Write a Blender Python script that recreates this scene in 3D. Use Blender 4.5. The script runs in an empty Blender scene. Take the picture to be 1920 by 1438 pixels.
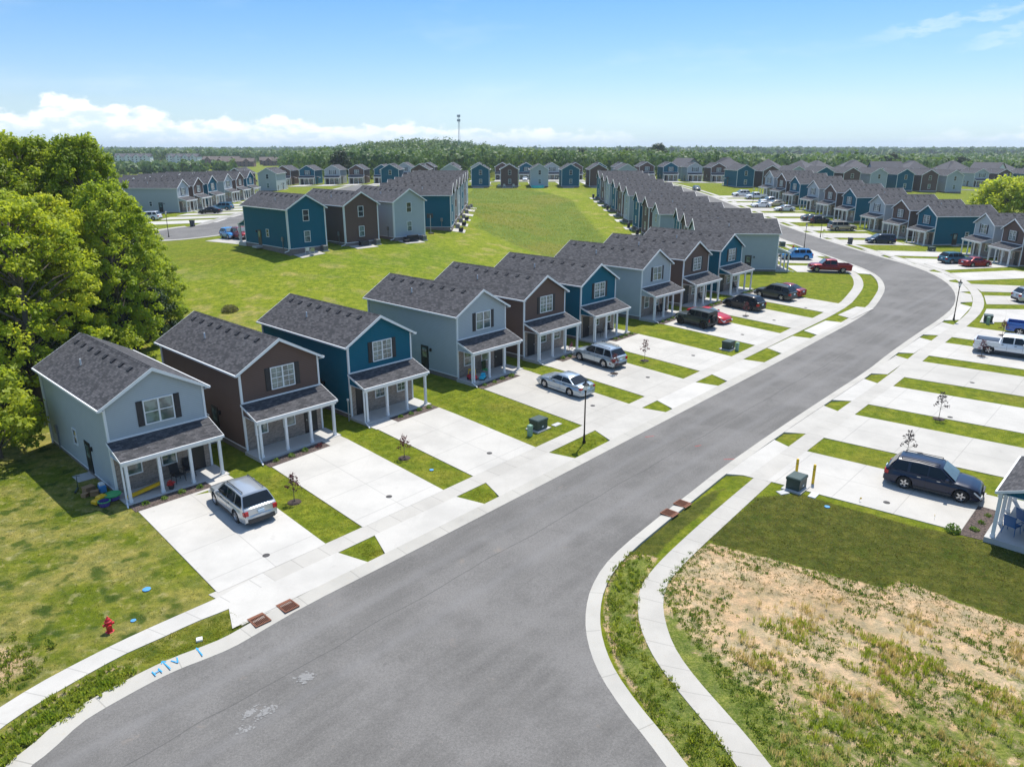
import bpy, bmesh, math, random
import numpy as np
from mathutils import Vector, geometry
R = math.radians
rnd = random.Random(7)
sc = bpy.context.scene
# ------------------------------------------------------------------ camera
cam_d = bpy.data.cameras.new("camera"); cam = bpy.data.objects.new("camera", cam_d)
sc.collection.objects.link(cam); sc.camera = cam
CAMZ = 20.5
cam.location = (0, 0, CAMZ); cam.rotation_euler = (R(90 - 17.594), 0, 0)
cam_d.sensor_width = 36; cam_d.lens = 36 * 1398.4 / 1920
cam_d.clip_start = 0.5; cam_d.clip_end = 20000
# ------------------------------------------------------------------ sky, sun, exposure
SUN_AZ, SUN_EL = 22.0, 64.5          # azimuth from +Y towards +X
sc.view_settings.view_transform = 'Standard'; sc.view_settings.look = 'None'
sc.view_settings.gamma = 1; sc.view_settings.exposure = 0.96
sc.cycles.max_bounces = 6; sc.cycles.transparent_max_bounces = 6
world = bpy.data.worlds.new("World"); sc.world = world; world.use_nodes = True
wt = world.node_tree; wt.nodes.clear()
def wn(t, **k):
    n = wt.nodes.new(t)
    for a, b in k.items(): setattr(n, a, b)
    return n
def wmath(op, a, b=None, c=None):
    n = wn('ShaderNodeMath', operation=op)
    for i, v in enumerate((a, b, c)):
        if v is None: continue
        if isinstance(v, (int, float)): n.inputs[i].default_value = v
        else: wt.links.new(v, n.inputs[i])
    return n.outputs[0]
def build_world():
    sky = wn('ShaderNodeTexSky', sky_type='NISHITA'); sky.sun_disc = False
    sky.sun_elevation = R(SUN_EL); sky.sun_rotation = R(SUN_AZ)
    sky.altitude = 200; sky.air_density = 1.0; sky.dust_density = 0.35; sky.ozone_density = 1.6
    tc = wn('ShaderNodeTexCoord'); sep = wn('ShaderNodeSeparateXYZ')
    wt.links.new(tc.outputs['Generated'], sep.inputs[0])
    az = wmath('MULTIPLY', wmath('ARCTAN2', sep.outputs[0], sep.outputs[1]), 57.2958)
    el = wmath('MULTIPLY', wmath('ARCSINE', sep.outputs[2]), 57.2958)
    # height of the top of the cumulus bank (degrees) by azimuth (-45 .. 45)
    mr = wn('ShaderNodeMapRange'); wt.links.new(az, mr.inputs[0]); mr.inputs[1].default_value = -45; mr.inputs[2].default_value = 45
    cr = wn('ShaderNodeFloatCurve'); wt.links.new(mr.outputs[0], cr.inputs['Value'])
    pts = [(0, .25), (.09, .25), (.15, .27), (.175, .34), (.22, .25), (.26, .20), (.32, .21), (.38, .15), (.43, .18), (.46, .13), (.53, .14), (.58, .11), (.63, .04), (.74, .0), (.80, .06), (.84, .10), (.88, .14), (.92, .17), (1, .20)]
    c = cr.mapping.curves[0]
    c.points[0].location = pts[0]; c.points[1].location = pts[-1]
    for p in pts[1:-1]: c.points.new(*p)
    cr.mapping.update()
    top = wmath('MULTIPLY', cr.outputs[0], 8.8)
    def noise(sx, sy, scale, det, off=0.0):
        cb = wn('ShaderNodeCombineXYZ')
        wt.links.new(wmath('MULTIPLY', az, sx), cb.inputs[0]); wt.links.new(wmath('MULTIPLY', el, sy), cb.inputs[1]); cb.inputs[2].default_value = off
        n = wn('ShaderNodeTexNoise'); wt.links.new(cb.outputs[0], n.inputs['Vector'])
        n.inputs['Scale'].default_value = scale; n.inputs['Detail'].default_value = det; n.inputs['Roughness'].default_value = .55
        return n.outputs['Fac']
    n1 = noise(.42, .70, 1.0, 9); n2 = noise(.5, 1.3, 1.4, 6, 5.0)
    edge = wmath('ADD', wmath('SUBTRACT', top, el), wmath('MULTIPLY', wmath('SUBTRACT', n1, .5), 2.9))
    ms = wn('ShaderNodeMapRange', interpolation_type='SMOOTHSTEP'); wt.links.new(edge, ms.inputs[0]); ms.inputs[1].default_value = -.1; ms.inputs[2].default_value = .28
    gate = wn('ShaderNodeMapRange', interpolation_type='SMOOTHSTEP'); wt.links.new(top, gate.inputs[0]); gate.inputs[1].default_value = .15; gate.inputs[2].default_value = 1.6
    low = wn('ShaderNodeMapRange', interpolation_type='SMOOTHSTEP'); wt.links.new(el, low.inputs[0]); low.inputs[1].default_value = -.2; low.inputs[2].default_value = 1.6
    low.inputs[3].default_value = .45
    mask = wmath('MULTIPLY', wmath('MULTIPLY', ms.outputs[0], gate.outputs[0]), low.outputs[0])
    # shading inside the bank: bluish hollows between white tops
    sh = wn('ShaderNodeMapRange', interpolation_type='SMOOTHSTEP'); wt.links.new(wmath('ADD', n2, wmath('MULTIPLY', wmath('SUBTRACT', el, top), .10)), sh.inputs[0]); sh.inputs[1].default_value = .25; sh.inputs[2].default_value = .55
    ccol = wn('ShaderNodeMix', data_type='RGBA'); wt.links.new(sh.outputs[0], ccol.inputs['Factor'])
    ccol.inputs['A'].default_value = (3.5, 4.2, 4.8, 1); ccol.inputs['B'].default_value = (5.3, 5.4, 5.5, 1)
    # thin cirrus on the right
    def streak(a0, e0, a1, e1, w):
        dx, dy = a1 - a0, e1 - e0; L = math.hypot(dx, dy); dx /= L; dy /= L
        ra = wmath('SUBTRACT', az, a0); re = wmath('SUBTRACT', el, e0)
        t = wmath('ADD', wmath('MULTIPLY', ra, dx), wmath('MULTIPLY', re, dy))
        d = wmath('ABSOLUTE', wmath('ADD', wmath('SUBTRACT', wmath('MULTIPLY', re, dx), wmath('MULTIPLY', ra, dy)), wmath('MULTIPLY', wmath('SUBTRACT', n2, .5), 2.2)))
        m = wn('ShaderNodeMapRange', interpolation_type='SMOOTHSTEP'); wt.links.new(d, m.inputs[0]); m.inputs[1].default_value = w; m.inputs[2].default_value = 0
        tt = wmath('DIVIDE', t, L)
        a = wn('ShaderNodeMapRange', interpolation_type='SMOOTHSTEP'); wt.links.new(tt, a.inputs[0]); a.inputs[1].default_value = -.05; a.inputs[2].default_value = .3
        b = wn('ShaderNodeMapRange', interpolation_type='SMOOTHSTEP'); wt.links.new(tt, b.inputs[0]); b.inputs[1].default_value = 1.1; b.inputs[2].default_value = .85
        return wmath('MULTIPLY', m.outputs[0], wmath('MULTIPLY', a.outputs[0], b.outputs[0]))
    n3 = noise(.25, .9, 1.0, 5, 9.0)
    cir = wmath('MULTIPLY', wmath('ADD', streak(23, 6.4, 34.5, 8.3, .5), wmath('MULTIPLY', streak(28.5, 5.6, 35.5, 7.7, .45), .8)), wmath('MULTIPLY', n3, .42))
    veil = wn('ShaderNodeMapRange', interpolation_type='SMOOTHSTEP'); wt.links.new(noise(.10, .42, 1.0, 4, 3.0), veil.inputs[0]); veil.inputs[1].default_value = .5; veil.inputs[2].default_value = .85
    cir = wmath('ADD', cir, wmath('MULTIPLY', veil.outputs[0], .16))
    # gentle saturation of the clear sky with height
    hs = wn('ShaderNodeHueSaturation'); wt.links.new(sky.outputs[0], hs.inputs['Color']); hs.inputs['Saturation'].default_value = 1.0; hs.inputs['Value'].default_value = 1.0
    # sky tint by elevation: bluer and dimmed low down, overhead brightened as added fill
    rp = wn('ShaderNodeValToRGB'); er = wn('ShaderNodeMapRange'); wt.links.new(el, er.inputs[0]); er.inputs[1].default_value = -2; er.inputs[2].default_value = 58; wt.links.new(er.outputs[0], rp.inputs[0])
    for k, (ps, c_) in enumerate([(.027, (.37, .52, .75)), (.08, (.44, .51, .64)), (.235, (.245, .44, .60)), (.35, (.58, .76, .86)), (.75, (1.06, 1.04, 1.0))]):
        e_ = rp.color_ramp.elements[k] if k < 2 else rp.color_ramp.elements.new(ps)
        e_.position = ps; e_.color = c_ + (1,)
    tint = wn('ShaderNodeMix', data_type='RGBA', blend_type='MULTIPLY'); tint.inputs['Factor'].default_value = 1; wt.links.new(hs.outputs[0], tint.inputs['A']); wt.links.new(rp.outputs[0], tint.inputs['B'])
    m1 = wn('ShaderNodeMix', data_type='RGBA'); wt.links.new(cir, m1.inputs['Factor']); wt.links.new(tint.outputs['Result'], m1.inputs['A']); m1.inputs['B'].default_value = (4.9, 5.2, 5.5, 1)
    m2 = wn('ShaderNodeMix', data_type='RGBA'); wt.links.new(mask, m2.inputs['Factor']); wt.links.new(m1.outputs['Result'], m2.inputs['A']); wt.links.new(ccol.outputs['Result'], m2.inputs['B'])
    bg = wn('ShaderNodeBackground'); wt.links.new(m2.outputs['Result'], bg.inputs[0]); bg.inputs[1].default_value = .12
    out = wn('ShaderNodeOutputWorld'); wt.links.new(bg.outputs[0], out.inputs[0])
build_world()
sl = bpy.data.lights.new("sun", 'SUN'); sl.energy = 3.15; sl.angle = R(.53); sl.color = (1, .955, .88)
sun = bpy.data.objects.new("sun", sl); sc.collection.objects.link(sun)
sd = Vector((math.sin(R(SUN_AZ)) * math.cos(R(SUN_EL)), math.cos(R(SUN_AZ)) * math.cos(R(SUN_EL)), math.sin(R(SUN_EL))))
sun.rotation_euler = sd.to_track_quat('Z', 'Y').to_euler(); sun.location = sd * 200

# ------------------------------------------------------------------ materials
def srgb(r, g, b): return tuple(((c / 255) / 12.92 if c / 255 <= .04045 else ((c / 255 + .055) / 1.055) ** 2.4) for c in (r, g, b))
class NT:
    def __init__(s, name):
        s.m = bpy.data.materials.new(name); s.m.use_nodes = True; s.t = s.m.node_tree; s.b = s.t.nodes['Principled BSDF']
    def n(s, t, **k):
        n = s.t.nodes.new(t)
        for a, b in k.items(): setattr(n, a, b)
        return n
    def l(s, a, b): s.t.links.new(a, b)
    def math(s, op, a, b=None, c=None):
        n = s.n('ShaderNodeMath', operation=op)
        for i, v in enumerate((a, b, c)):
            if v is None: continue
            if isinstance(v, (int, float)): n.inputs[i].default_value = v
            else: s.l(v, n.inputs[i])
        return n.outputs[0]
    def noise(s, vec, scale, det=4, rough=.55):
        n = s.n('ShaderNodeTexNoise'); n.inputs['Scale'].default_value = scale; n.inputs['Detail'].default_value = det; n.inputs['Roughness'].default_value = rough
        if vec is not None: s.l(vec, n.inputs['Vector'])
        return n.outputs['Fac']
    def ramp(s, f, lo, hi, a=0., b=1.):
        n = s.n('ShaderNodeMapRange', interpolation_type='SMOOTHSTEP'); s.l(f, n.inputs[0])
        n.inputs[1].default_value = lo; n.inputs[2].default_value = hi; n.inputs[3].default_value = a; n.inputs[4].default_value = b
        return n.outputs[0]
    def mix(s, f, a, b, mode='MIX'):
        n = s.n('ShaderNodeMix', data_type='RGBA', blend_type=mode)
        for k, v in (('Factor', f), ('A', a), ('B', b)):
            if isinstance(v, (int, float)): n.inputs[k].default_value = v
            elif isinstance(v, tuple): n.inputs[k].default_value = (v + (1,))[:4]
            else: s.l(v, n.inputs[k])
        return n.outputs['Result']
    def obj(s): return s.n('ShaderNodeTexCoord').outputs['Object']
    def pos(s): return s.n('ShaderNodeNewGeometry').outputs['Position']
    def bump(s, h, st, d=.02):
        n = s.n('ShaderNodeBump'); n.inputs['Strength'].default_value = st; n.inputs['Distance'].default_value = d; s.l(h, n.inputs['Height']); s.l(n.outputs[0], s.b.inputs['Normal'])
    def col(s, c):
        if isinstance(c, tuple): s.b.inputs['Base Color'].default_value = (c + (1,))[:4]
        else: s.l(c, s.b.inputs['Base Color'])
    def rough(s, r): s.b.inputs['Roughness'].default_value = r
M = {}
def plain(name, c, rough=.6, metal=0., var=.12, scale=6., coat=0., spec=.5):
    t = NT(name); f = t.noise(t.obj(), scale, 3)
    t.col(t.mix(f, tuple(x * (1 - var) for x in c), tuple(x * (1 + var) for x in c))); t.rough(rough)
    t.b.inputs['Metallic'].default_value = metal; t.b.inputs['Coat Weight'].default_value = coat; t.b.inputs['Specular IOR Level'].default_value = spec
    t.b.inputs['Coat Roughness'].default_value = .05
    M[name] = t.m; return t
def siding(name, c):
    t = NT(name); o = t.obj(); sp = t.n('ShaderNodeSeparateXYZ'); t.l(o, sp.inputs[0])
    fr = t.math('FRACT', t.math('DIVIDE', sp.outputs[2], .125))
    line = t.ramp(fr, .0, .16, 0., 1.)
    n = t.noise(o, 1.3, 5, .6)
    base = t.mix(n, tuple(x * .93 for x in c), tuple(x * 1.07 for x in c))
    # lap seams: the thin shadow line of each board is painted into the colour
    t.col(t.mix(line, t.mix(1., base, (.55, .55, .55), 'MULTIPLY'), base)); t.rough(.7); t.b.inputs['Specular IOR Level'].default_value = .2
    t.bump(t.math('SUBTRACT', 1., fr), .55, .012); M[name] = t.m
siding('siding_grey', (.375, .415, .435)); siding('siding_brown', (.125, .080, .064)); siding('siding_teal', (.004, .105, .160))
def bricks():
    t = NT('brick'); o = t.obj(); sp = t.n('ShaderNodeSeparateXYZ'); t.l(o, sp.inputs[0]); cb = t.n('ShaderNodeCombineXYZ')
    t.l(t.math('ADD', sp.outputs[0], sp.outputs[1]), cb.inputs[0]); t.l(sp.outputs[2], cb.inputs[1])
    b = t.n('ShaderNodeTexBrick'); t.l(cb.outputs[0], b.inputs['Vector']); b.inputs['Scale'].default_value = 1.
    b.inputs['Brick Width'].default_value = .22; b.inputs['Row Height'].default_value = .075; b.inputs['Mortar Size'].default_value = .008
    b.inputs['Color1'].default_value = (.17, .125, .098, 1); b.inputs['Color2'].default_value = (.31, .245, .20, 1); b.inputs['Mortar'].default_value = (.34, .31, .28, 1)
    n = t.noise(o, 9, 3); t.col(t.mix(1., b.outputs['Color'], t.mix(n, (.7, .7, .7), (1.2, 1.2, 1.2)), 'MULTIPLY')); t.rough(.85); M['brick'] = t.m
bricks()
def shingle(name, swap):
    t = NT(name); o = t.obj(); sp = t.n('ShaderNodeSeparateXYZ'); t.l(o, sp.inputs[0]); cb = t.n('ShaderNodeCombineXYZ')
    a, b_ = (0, 1) if swap else (1, 0)
    t.l(sp.outputs[a], cb.inputs[0]); t.l(t.math('MULTIPLY', sp.outputs[b_], 1.12), cb.inputs[1])
    b = t.n('ShaderNodeTexBrick'); t.l(cb.outputs[0], b.inputs['Vector']); b.inputs['Scale'].default_value = 1.
    b.inputs['Brick Width'].default_value = .30; b.inputs['Row Height'].default_value = .15; b.inputs['Mortar Size'].default_value = .006; b.inputs['Mortar Smooth'].default_value = .2
    b.inputs['Color1'].default_value = (.046, .046, .049, 1); b.inputs['Color2'].default_value = (.112, .108, .112, 1); b.inputs['Mortar'].default_value = (.026, .026, .032, 1); b.inputs['Bias'].default_value = -.15
    n = t.noise(o, .5, 4); n2 = t.noise(o, 40, 2)
    c = t.mix(1., b.outputs['Color'], t.mix(n, (.8, .8, .8), (1.15, 1.15, 1.15)), 'MULTIPLY')
    t.col(t.mix(1., c, t.mix(n2, (.7, .7, .7), (1.3, 1.3, 1.3)), 'MULTIPLY')); t.rough(.9); t.bump(b.outputs['Fac'], .3, .01); t.b.inputs['Specular IOR Level'].default_value = .25; M[name] = t.m
shingle('shingle', False); shingle('shingle_porch', True)
plain('white_trim', (.70, .71, .71), .5, var=.05); plain('soffit', (.7, .71, .72), .6, var=.03)
plain('black_paint', (.010, .011, .014), .45); plain('shutter', (.012, .013, .018), .5); plain('bronze', (.03, .022, .018), .4, metal=.6)
plain('porch_slab', (.42, .41, .39), .85, var=.1, scale=2); plain('foundation', (.20, .165, .145), .9, var=.25, scale=3)
plain('vent_metal', (.03, .031, .035), .75, spec=.25); plain('pipe_pvc', (.62, .63, .64), .4); plain('ac_metal', (.20, .205, .205), .5, metal=.4)
plain('mulch_old', (.05, .035, .027), .95)
def glass(name, c, c2, rough=.07):
    t = NT(name); o = t.obj(); sp = t.n('ShaderNodeSeparateXYZ'); t.l(o, sp.inputs[0])
    fr = t.math('FRACT', t.math('DIVIDE', sp.outputs[2], .06)); ln = t.ramp(fr, .55, .75)
    n = t.noise(o, 1.1, 2); blind = t.ramp(n, .42, .58)
    t.col(t.mix(blind, c, t.mix(ln, c2, tuple(x * .6 for x in c2)))); t.rough(rough); t.b.inputs['Specular IOR Level'].default_value = .9; M[name] = t.m
glass('window_glass', (.055, .085, .082), (.19, .26, .24)); glass('window_glass_dark', (.02, .028, .032), (.06, .075, .075))
t = plain('car_glass', (.010, .014, .018), .08, var=.3, scale=1.5, spec=.35)
plain('windshield', (.10, .14, .15), .05, var=.5, scale=1.2, spec=.8)
plain('tyre', (.018, .018, .018), .85); plain('rim', (.52, .52, .53), .3, metal=.8); plain('rim_dark', (.02, .02, .02), .4, metal=.5); plain('plastic_dark', (.03, .031, .033), .6)
plain('tail_light', (.42, .008, .012), .2); plain('head_light', (.62, .64, .66), .1); plain('plate', (.45, .58, .68), .5, var=.3, scale=20)
for n, c, me in [('silver', (.46, .48, .49), .55), ('silver_blue', (.36, .42, .47), .55), ('white', (.74, .75, .76), 0), ('navy', (.006, .014, .040), .0), ('black', (.010, .012, .015), .2), ('graphite', (.055, .062, .060), .4),
                 ('jeep_grey', (.040, .050, .048), .1), ('red', (.42, .010, .018), .1), ('deep_red', (.23, .010, .016), .3), ('blue', (.008, .10, .42), .2), ('bright_blue', (.01, .22, .55), .2), ('teal', (.05, .16, .22), .4), ('tan', (.40, .34, .25), .4), ('beige', (.50, .45, .36), .4), ('dark_blue', (.02, .035, .065), .3)]:
    plain('paint_' + n, c, .3, metal=me, var=.03, coat=.9 if sum(c) > .5 else .35, spec=.5 if sum(c) > .5 else .3)
plain('utility_green', (.030, .055, .045), .5, var=.2); plain('pale_green', (.20, .33, .24), .5); plain('yellow_paint', (.75, .48, .01), .5, var=.1); plain('hydrant_red', (.50, .015, .02), .4)
plain('lamp_glass', (.75, .74, .70), .3); plain('grate_rust', (.17, .062, .03), .8, var=.4, scale=12); plain('pit', (.006, .006, .006), .9)
plain('blue_lid', (.06, .26, .55), .6); plain('marking_blue', (.03, .30, .62), .8); plain('grey_lid', (.42, .42, .41), .8); plain('cover_iron', (.05, .047, .045), .8)
plain('bin_grey', (.045, .05, .055), .6); plain('steel', (.42, .44, .46), .4, metal=.6); plain('wood_brown', (.22, .12, .06), .8, var=.3); plain('cardboard', (.30, .18, .09), .9)
plain('toy_yellow', (.72, .42, .01), .4); plain('toy_green', (.06, .38, .12), .4); plain('toy_purple', (.10, .06, .26), .4); plain('toy_red', (.55, .02, .04), .35); plain('toy_cyan', (.02, .42, .60), .35)
plain('chair_blue', (.01, .10, .27), .5); plain('pool_cyan', (.03, .48, .55), .3); plain('flower_red', (.55, .04, .03), .7); plain('spray_red', (.45, .03, .03), .9); plain('chalk', (.62, .62, .60), .9); plain('stain_white', (.225, .22, .21), .95, var=.3)
plain('hull', (.3, .3, .3)); plain('cloth_dark', (.02, .02, .022), .9); plain('fuchsia', (.5, .03, .2)); plain('yellow_flag', (.75, .75, .15), .7)

# ------------------------------------------------------------------ mesh builder
class MB:
    def __init__(s): s.v = []; s.f = []
    def add(s, vs, fs):
        o = len(s.v); s.v += [tuple(p) for p in vs]; s.f += [tuple(i + o for i in f) for f in fs]; return s
    def box(s, x0, x1, y0, y1, z0, z1):
        return s.add([(x0, y0, z0), (x1, y0, z0), (x1, y1, z0), (x0, y1, z0), (x0, y0, z1), (x1, y0, z1), (x1, y1, z1), (x0, y1, z1)],
                     [(0, 3, 2, 1), (4, 5, 6, 7), (0, 1, 5, 4), (1, 2, 6, 5), (2, 3, 7, 6), (3, 0, 4, 7)])
    def bbox(s, x0, x1, y0, y1, z0, z1, b=.03):     # box with bevelled top edge
        s.box(x0, x1, y0, y1, z0, z1 - b)
        return s.add([(x0, y0, z1 - b), (x1, y0, z1 - b), (x1, y1, z1 - b), (x0, y1, z1 - b), (x0 + b, y0 + b, z1), (x1 - b, y0 + b, z1), (x1 - b, y1 - b, z1), (x0 + b, y1 - b, z1)],
                     [(4, 5, 6, 7), (0, 1, 5, 4), (1, 2, 6, 5), (2, 3, 7, 6), (3, 0, 4, 7)])
    def prism(s, poly, axis, a, b):                 # poly in the two other axes, extruded a..b along axis
        n = len(poly)
        def P(p, t):
            return {'x': (t, p[0], p[1]), 'y': (p[0], t, p[1]), 'z': (p[0], p[1], t)}[axis]
        vs = [P(p, a) for p in poly] + [P(p, b) for p in poly]
        fs = [tuple(range(n)), tuple(range(2 * n - 1, n - 1, -1))] + [((i + 1) % n, i, n + i, n + (i + 1) % n) for i in range(n)]
        return s.add(vs, fs)
    def tube(s, p0, p1, r0, r1=None, n=8, cap=True):
        r1 = r0 if r1 is None else r1
        p0 = Vector(p0); p1 = Vector(p1); d = (p1 - p0).normalized(); a = d.orthogonal().normalized(); b = d.cross(a)
        vs = []
        for p, r in ((p0, r0), (p1, r1)):
            for i in range(n):
                t = 2 * math.pi * i / n; vs.append(p + a * math.cos(t) * r + b * math.sin(t) * r)
        fs = [(i, (i + 1) % n, n + (i + 1) % n, n + i) for i in range(n)]
        if cap: fs += [tuple(range(n - 1, -1, -1)), tuple(range(n, 2 * n))]
        return s.add(vs, fs)
    def lathe(s, prof, n=12, c=(0, 0, 0), axis='z'):
        vs = []
        for r, z in prof:
            for i in range(n):
                t = 2 * math.pi * i / n; x, y = r * math.cos(t), r * math.sin(t)
                vs.append({'z': (c[0] + x, c[1] + y, c[2] + z), 'y': (c[0] + x, c[1] + z, c[2] + y), 'x': (c[0] + z, c[1] + x, c[2] + y)}[axis])
        fs = []
        for k in range(len(prof) - 1):
            for i in range(n): fs.append((k * n + i, k * n + (i + 1) % n, (k + 1) * n + (i + 1) % n, (k + 1) * n + i))
        return s.add(vs, fs)
    def mesh(s, name, mat, mirror=False, smooth=False):
        me = bpy.data.meshes.new(name)
        v = [(-x, y, z) for x, y, z in s.v] if mirror else s.v
        f = [q[::-1] for q in s.f] if mirror else s.f
        me.from_pydata(v, [], f); me.materials.append(M[mat]) 
        if smooth: me.polygons.foreach_set('use_smooth', [True] * len(me.polygons))
        me.update(); return me
COL = sc.collection
def obj(name, me, parent=None, loc=(0, 0, 0), rz=0.):
    o = bpy.data.objects.new(name, me); COL.objects.link(o); o.location = loc; o.rotation_euler = (0, 0, rz)
    if parent: o.parent = parent
    return o
def tag(o, label=None, cat=None, group=None, kind=None):
    if label: o['label'] = label
    if cat: o['category'] = cat
    if group: o['group'] = group
    if kind: o['kind'] = kind
    return o
def thing(name, label, cat, loc, rz=0., group=None, scale=1.):
    o = obj(name, None, None, loc, rz); o.scale = (scale,) * 3; o.empty_display_size = .3
    return tag(o, label, cat, group)
def parts_of(root, protos):
    """protos: list of (name, mesh, [children]) -> linked copies sharing mesh data"""
    for p in protos:
        o = obj(p[0], p[1], root)
        for c in (p[2] if len(p) > 2 else []): obj(c[0], c[1], o)
# ------------------------------------------------------------------ terrain height
TERRAIN_POINTS = [
(-22.25,44,.0),(-16.2,50,.3),(-10.3,56.3,.55),(-2.7,64.9,.95),(3.2,70.9,1.2),(9.1,77.8,1.32),(16.7,86.1,1.68),(22.9,92.7,1.83),(29.3,100.3,1.95),
(-31,53,.0),(-25,59,.2),(-11.5,74,.8),(0,86.5,1.2),(8,95,1.5),(20.5,109,1.8),
(0,20,0),(-10,15,0),(10,20,0),(20,10,0),(30,20,0),(-20,25,0),(-35,35,0),(-60,40,0),(-60,10,0),(60,0,0),(0,-30,0),(-50,60,.2),(60,30,0.3),
(25,39,.35),(38,52,.8),(50,65,1.1),(62,80,1.3),(34,65,.9),(45,78,1.3),(56,92,1.5),
(41,118.4,2.1),(41.5,126.6,2.25),(42,135,2.45),(40.5,148.8,2.6),(39.8,168.2,3.5),(39,189.5,4.5),(38.4,208.6,5.4),(37.8,224.5,6.2),
(28,119,2.1),(28,150,2.5),(27,190,4.3),(25.5,225,6),
(84.6,127.7,1.5),(85,136.6,1.65),(82.6,151.5,1.9),(81.8,160.6,2.4),(80,183,3.6),(78.7,200.6,4.6),(77.2,219,5.7),(76.5,228,6.2),(98,130,1.6),(96,155,2),(94,190,3.8),(92,228,5.8),
(-21,277,7.3),(0,278,7.4),(20,280,7.4),(38,281,7.4),(56,310,7),(85.5,322,6.5),(80,281,7),(108.8,283.5,6.3),(138,286,5.5),(156.7,287.5,5),(0,350,6.6),
(-92,312,5.7),(-72,312,6),(-52,312,6.4),(-83,275,6.1),(-78,192,5.4),(-78,220,5.7),(-78,245,5.9),(-60,190,6.2),
(-38.3,116.8,6.5),(-31.8,123.7,6.5),(-25,130.5,6.6),(-29.5,108,6.3),(-23,115,6.3),(-16,122,6.3),(-23,150,7),(-23,177,7.4),(-10,150,6.7),(-11,136,6.5),(-9,177,6.8),
(5,135,3),(10,150,2.6),(12,175,3.4),(10,210,4.6),(8,240,6),(0,115,3.4),(-20,85,2.7),(-45,90,3.0),(-60,130,5),
(-120,100,3),(-150,200,5),(-150,300,5),(150,100,0),(150,200,2.5),(200,300,3.5),(0,420,6),(150,420,4),(-150,420,4),(250,400,4),(0,370,6.5),(300,100,-3),(-300,100,3),(-300,400,3),(300,400,0),(0,-100,0),(100,-60,0),(-100,-60,0)]

TC = np.array(TERRAIN_POINTS, float)
_d = np.sqrt((TC[:, None, 0] - TC[None, :, 0]) ** 2 + (TC[:, None, 1] - TC[None, :, 1]) ** 2)
_n = len(TC); _A = np.zeros((_n + 1, _n + 1)); _A[:_n, :_n] = -_d + np.eye(_n) * 1.5; _A[:_n, _n] = 1; _A[_n, :_n] = 1
_w = np.linalg.solve(_A, np.append(TC[:, 2], 0))
# front centres and slab heights of the houses; the ground is graded to stay below each slab
ROW1 = [('grey', -22.25, 44.0, .10, 46.1, 'R'), ('brown', -16.22, 49.99, .45, 46.6, 'R'), ('teal', -10.27, 56.29, .67, 46.8, 'L'), ('grey', -2.67, 64.85, 1.10, 47.4, 'R'), ('brown', 3.19, 70.85, 1.35, 47.6, 'L'),
        ('teal', 9.12, 77.75, 1.44, 47.5, 'L'), ('grey', 16.73, 86.12, 1.82, 47.7, 'R'), ('brown', 22.89, 92.73, 1.96, 47.4, 'L'), ('teal', 29.32, 100.3, 2.02, 47.2, 'L')]
MROW = [('grey', 41.0, 118.4, 2.30, 86.4), ('brown', 41.5, 126.9, 2.42, 86.4), ('teal', 42.0, 135.4, 2.58, 86.4), ('grey', 40.5, 148.6, 2.70, 92.1), ('brown', 40.1, 158.2, 3.2, 92.1), ('teal', 39.7, 167.9, 3.6, 92.1),
        ('grey', 39.3, 179.8, 4.2, 92.1), ('brown', 39.0, 189.2, 4.6, 92.1), ('teal', 38.7, 198.9, 5.05, 92.1), ('grey', 38.4, 209.5, 5.5, 92.1), ('brown', 38.1, 217.8, 5.9, 92.1), ('teal', 37.8, 226.2, 6.3, 92.1)]
RROW = [('brown', 84.6, 127.5, 1.5, 268.), ('grey', 85.0, 136.3, 1.7, 268.), ('teal', 82.6, 151.3, 2.0, 274.2), ('brown', 81.8, 160.3, 2.45, 274.6), ('grey', 81.1, 169.6, 2.95, 274.6), ('teal', 80.2, 182.0, 3.65, 274.6), ('brown', 79.4, 191.4, 4.2, 274.6),
        ('grey', 78.7, 200.8, 4.7, 274.6), ('teal', 77.9, 212.0, 5.3, 274.6), ('brown', 77.2, 220.8, 5.8, 274.6), ('grey', 76.6, 229.6, 6.3, 274.6), ('teal', 86.2, 117.6, 1.2, 262.)]
GROW = [('teal', -38.3, 116.8, 6.6, 226.6, 'its teal side wall showing'), ('brown', -31.8, 123.7, 6.6, 226.4, 'in the middle of the three'), ('grey', -25.2, 130.5, 6.7, 225.0, 'dark sofa on its patio')]
G4 = [('teal', -23.2, 137.2, 6.85, 270.), ('brown', -23.2, 146.0, 7.1, 270.), ('grey', -23.2, 155.0, 7.2, 270.), ('teal', -23.2, 166.0, 7.4, 270.), ('brown', -23.2, 175., 7.5, 270.), ('grey', -23.2, 184., 7.6, 270.)]
PADS = np.array([(r[1], r[2], r[3], math.radians(r[4])) for L_ in (ROW1, MROW, RROW, GROW, G4) for r in L_])
def graded(x, y, z):
    dx = x[:, None] - PADS[:, 0]; dy = y[:, None] - PADS[:, 1]; c, s = np.cos(PADS[:, 3]), np.sin(PADS[:, 3])
    lx, ly = dx * c + dy * s, -dx * s + dy * c
    ox = np.maximum(np.abs(lx) - 3.5, 0); oy = np.maximum(np.maximum(-3.3 - ly, ly - 12.9), 0)
    return np.minimum(z, (PADS[:, 2] - .10 + .22 * np.hypot(ox, oy)).min(1))
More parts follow.
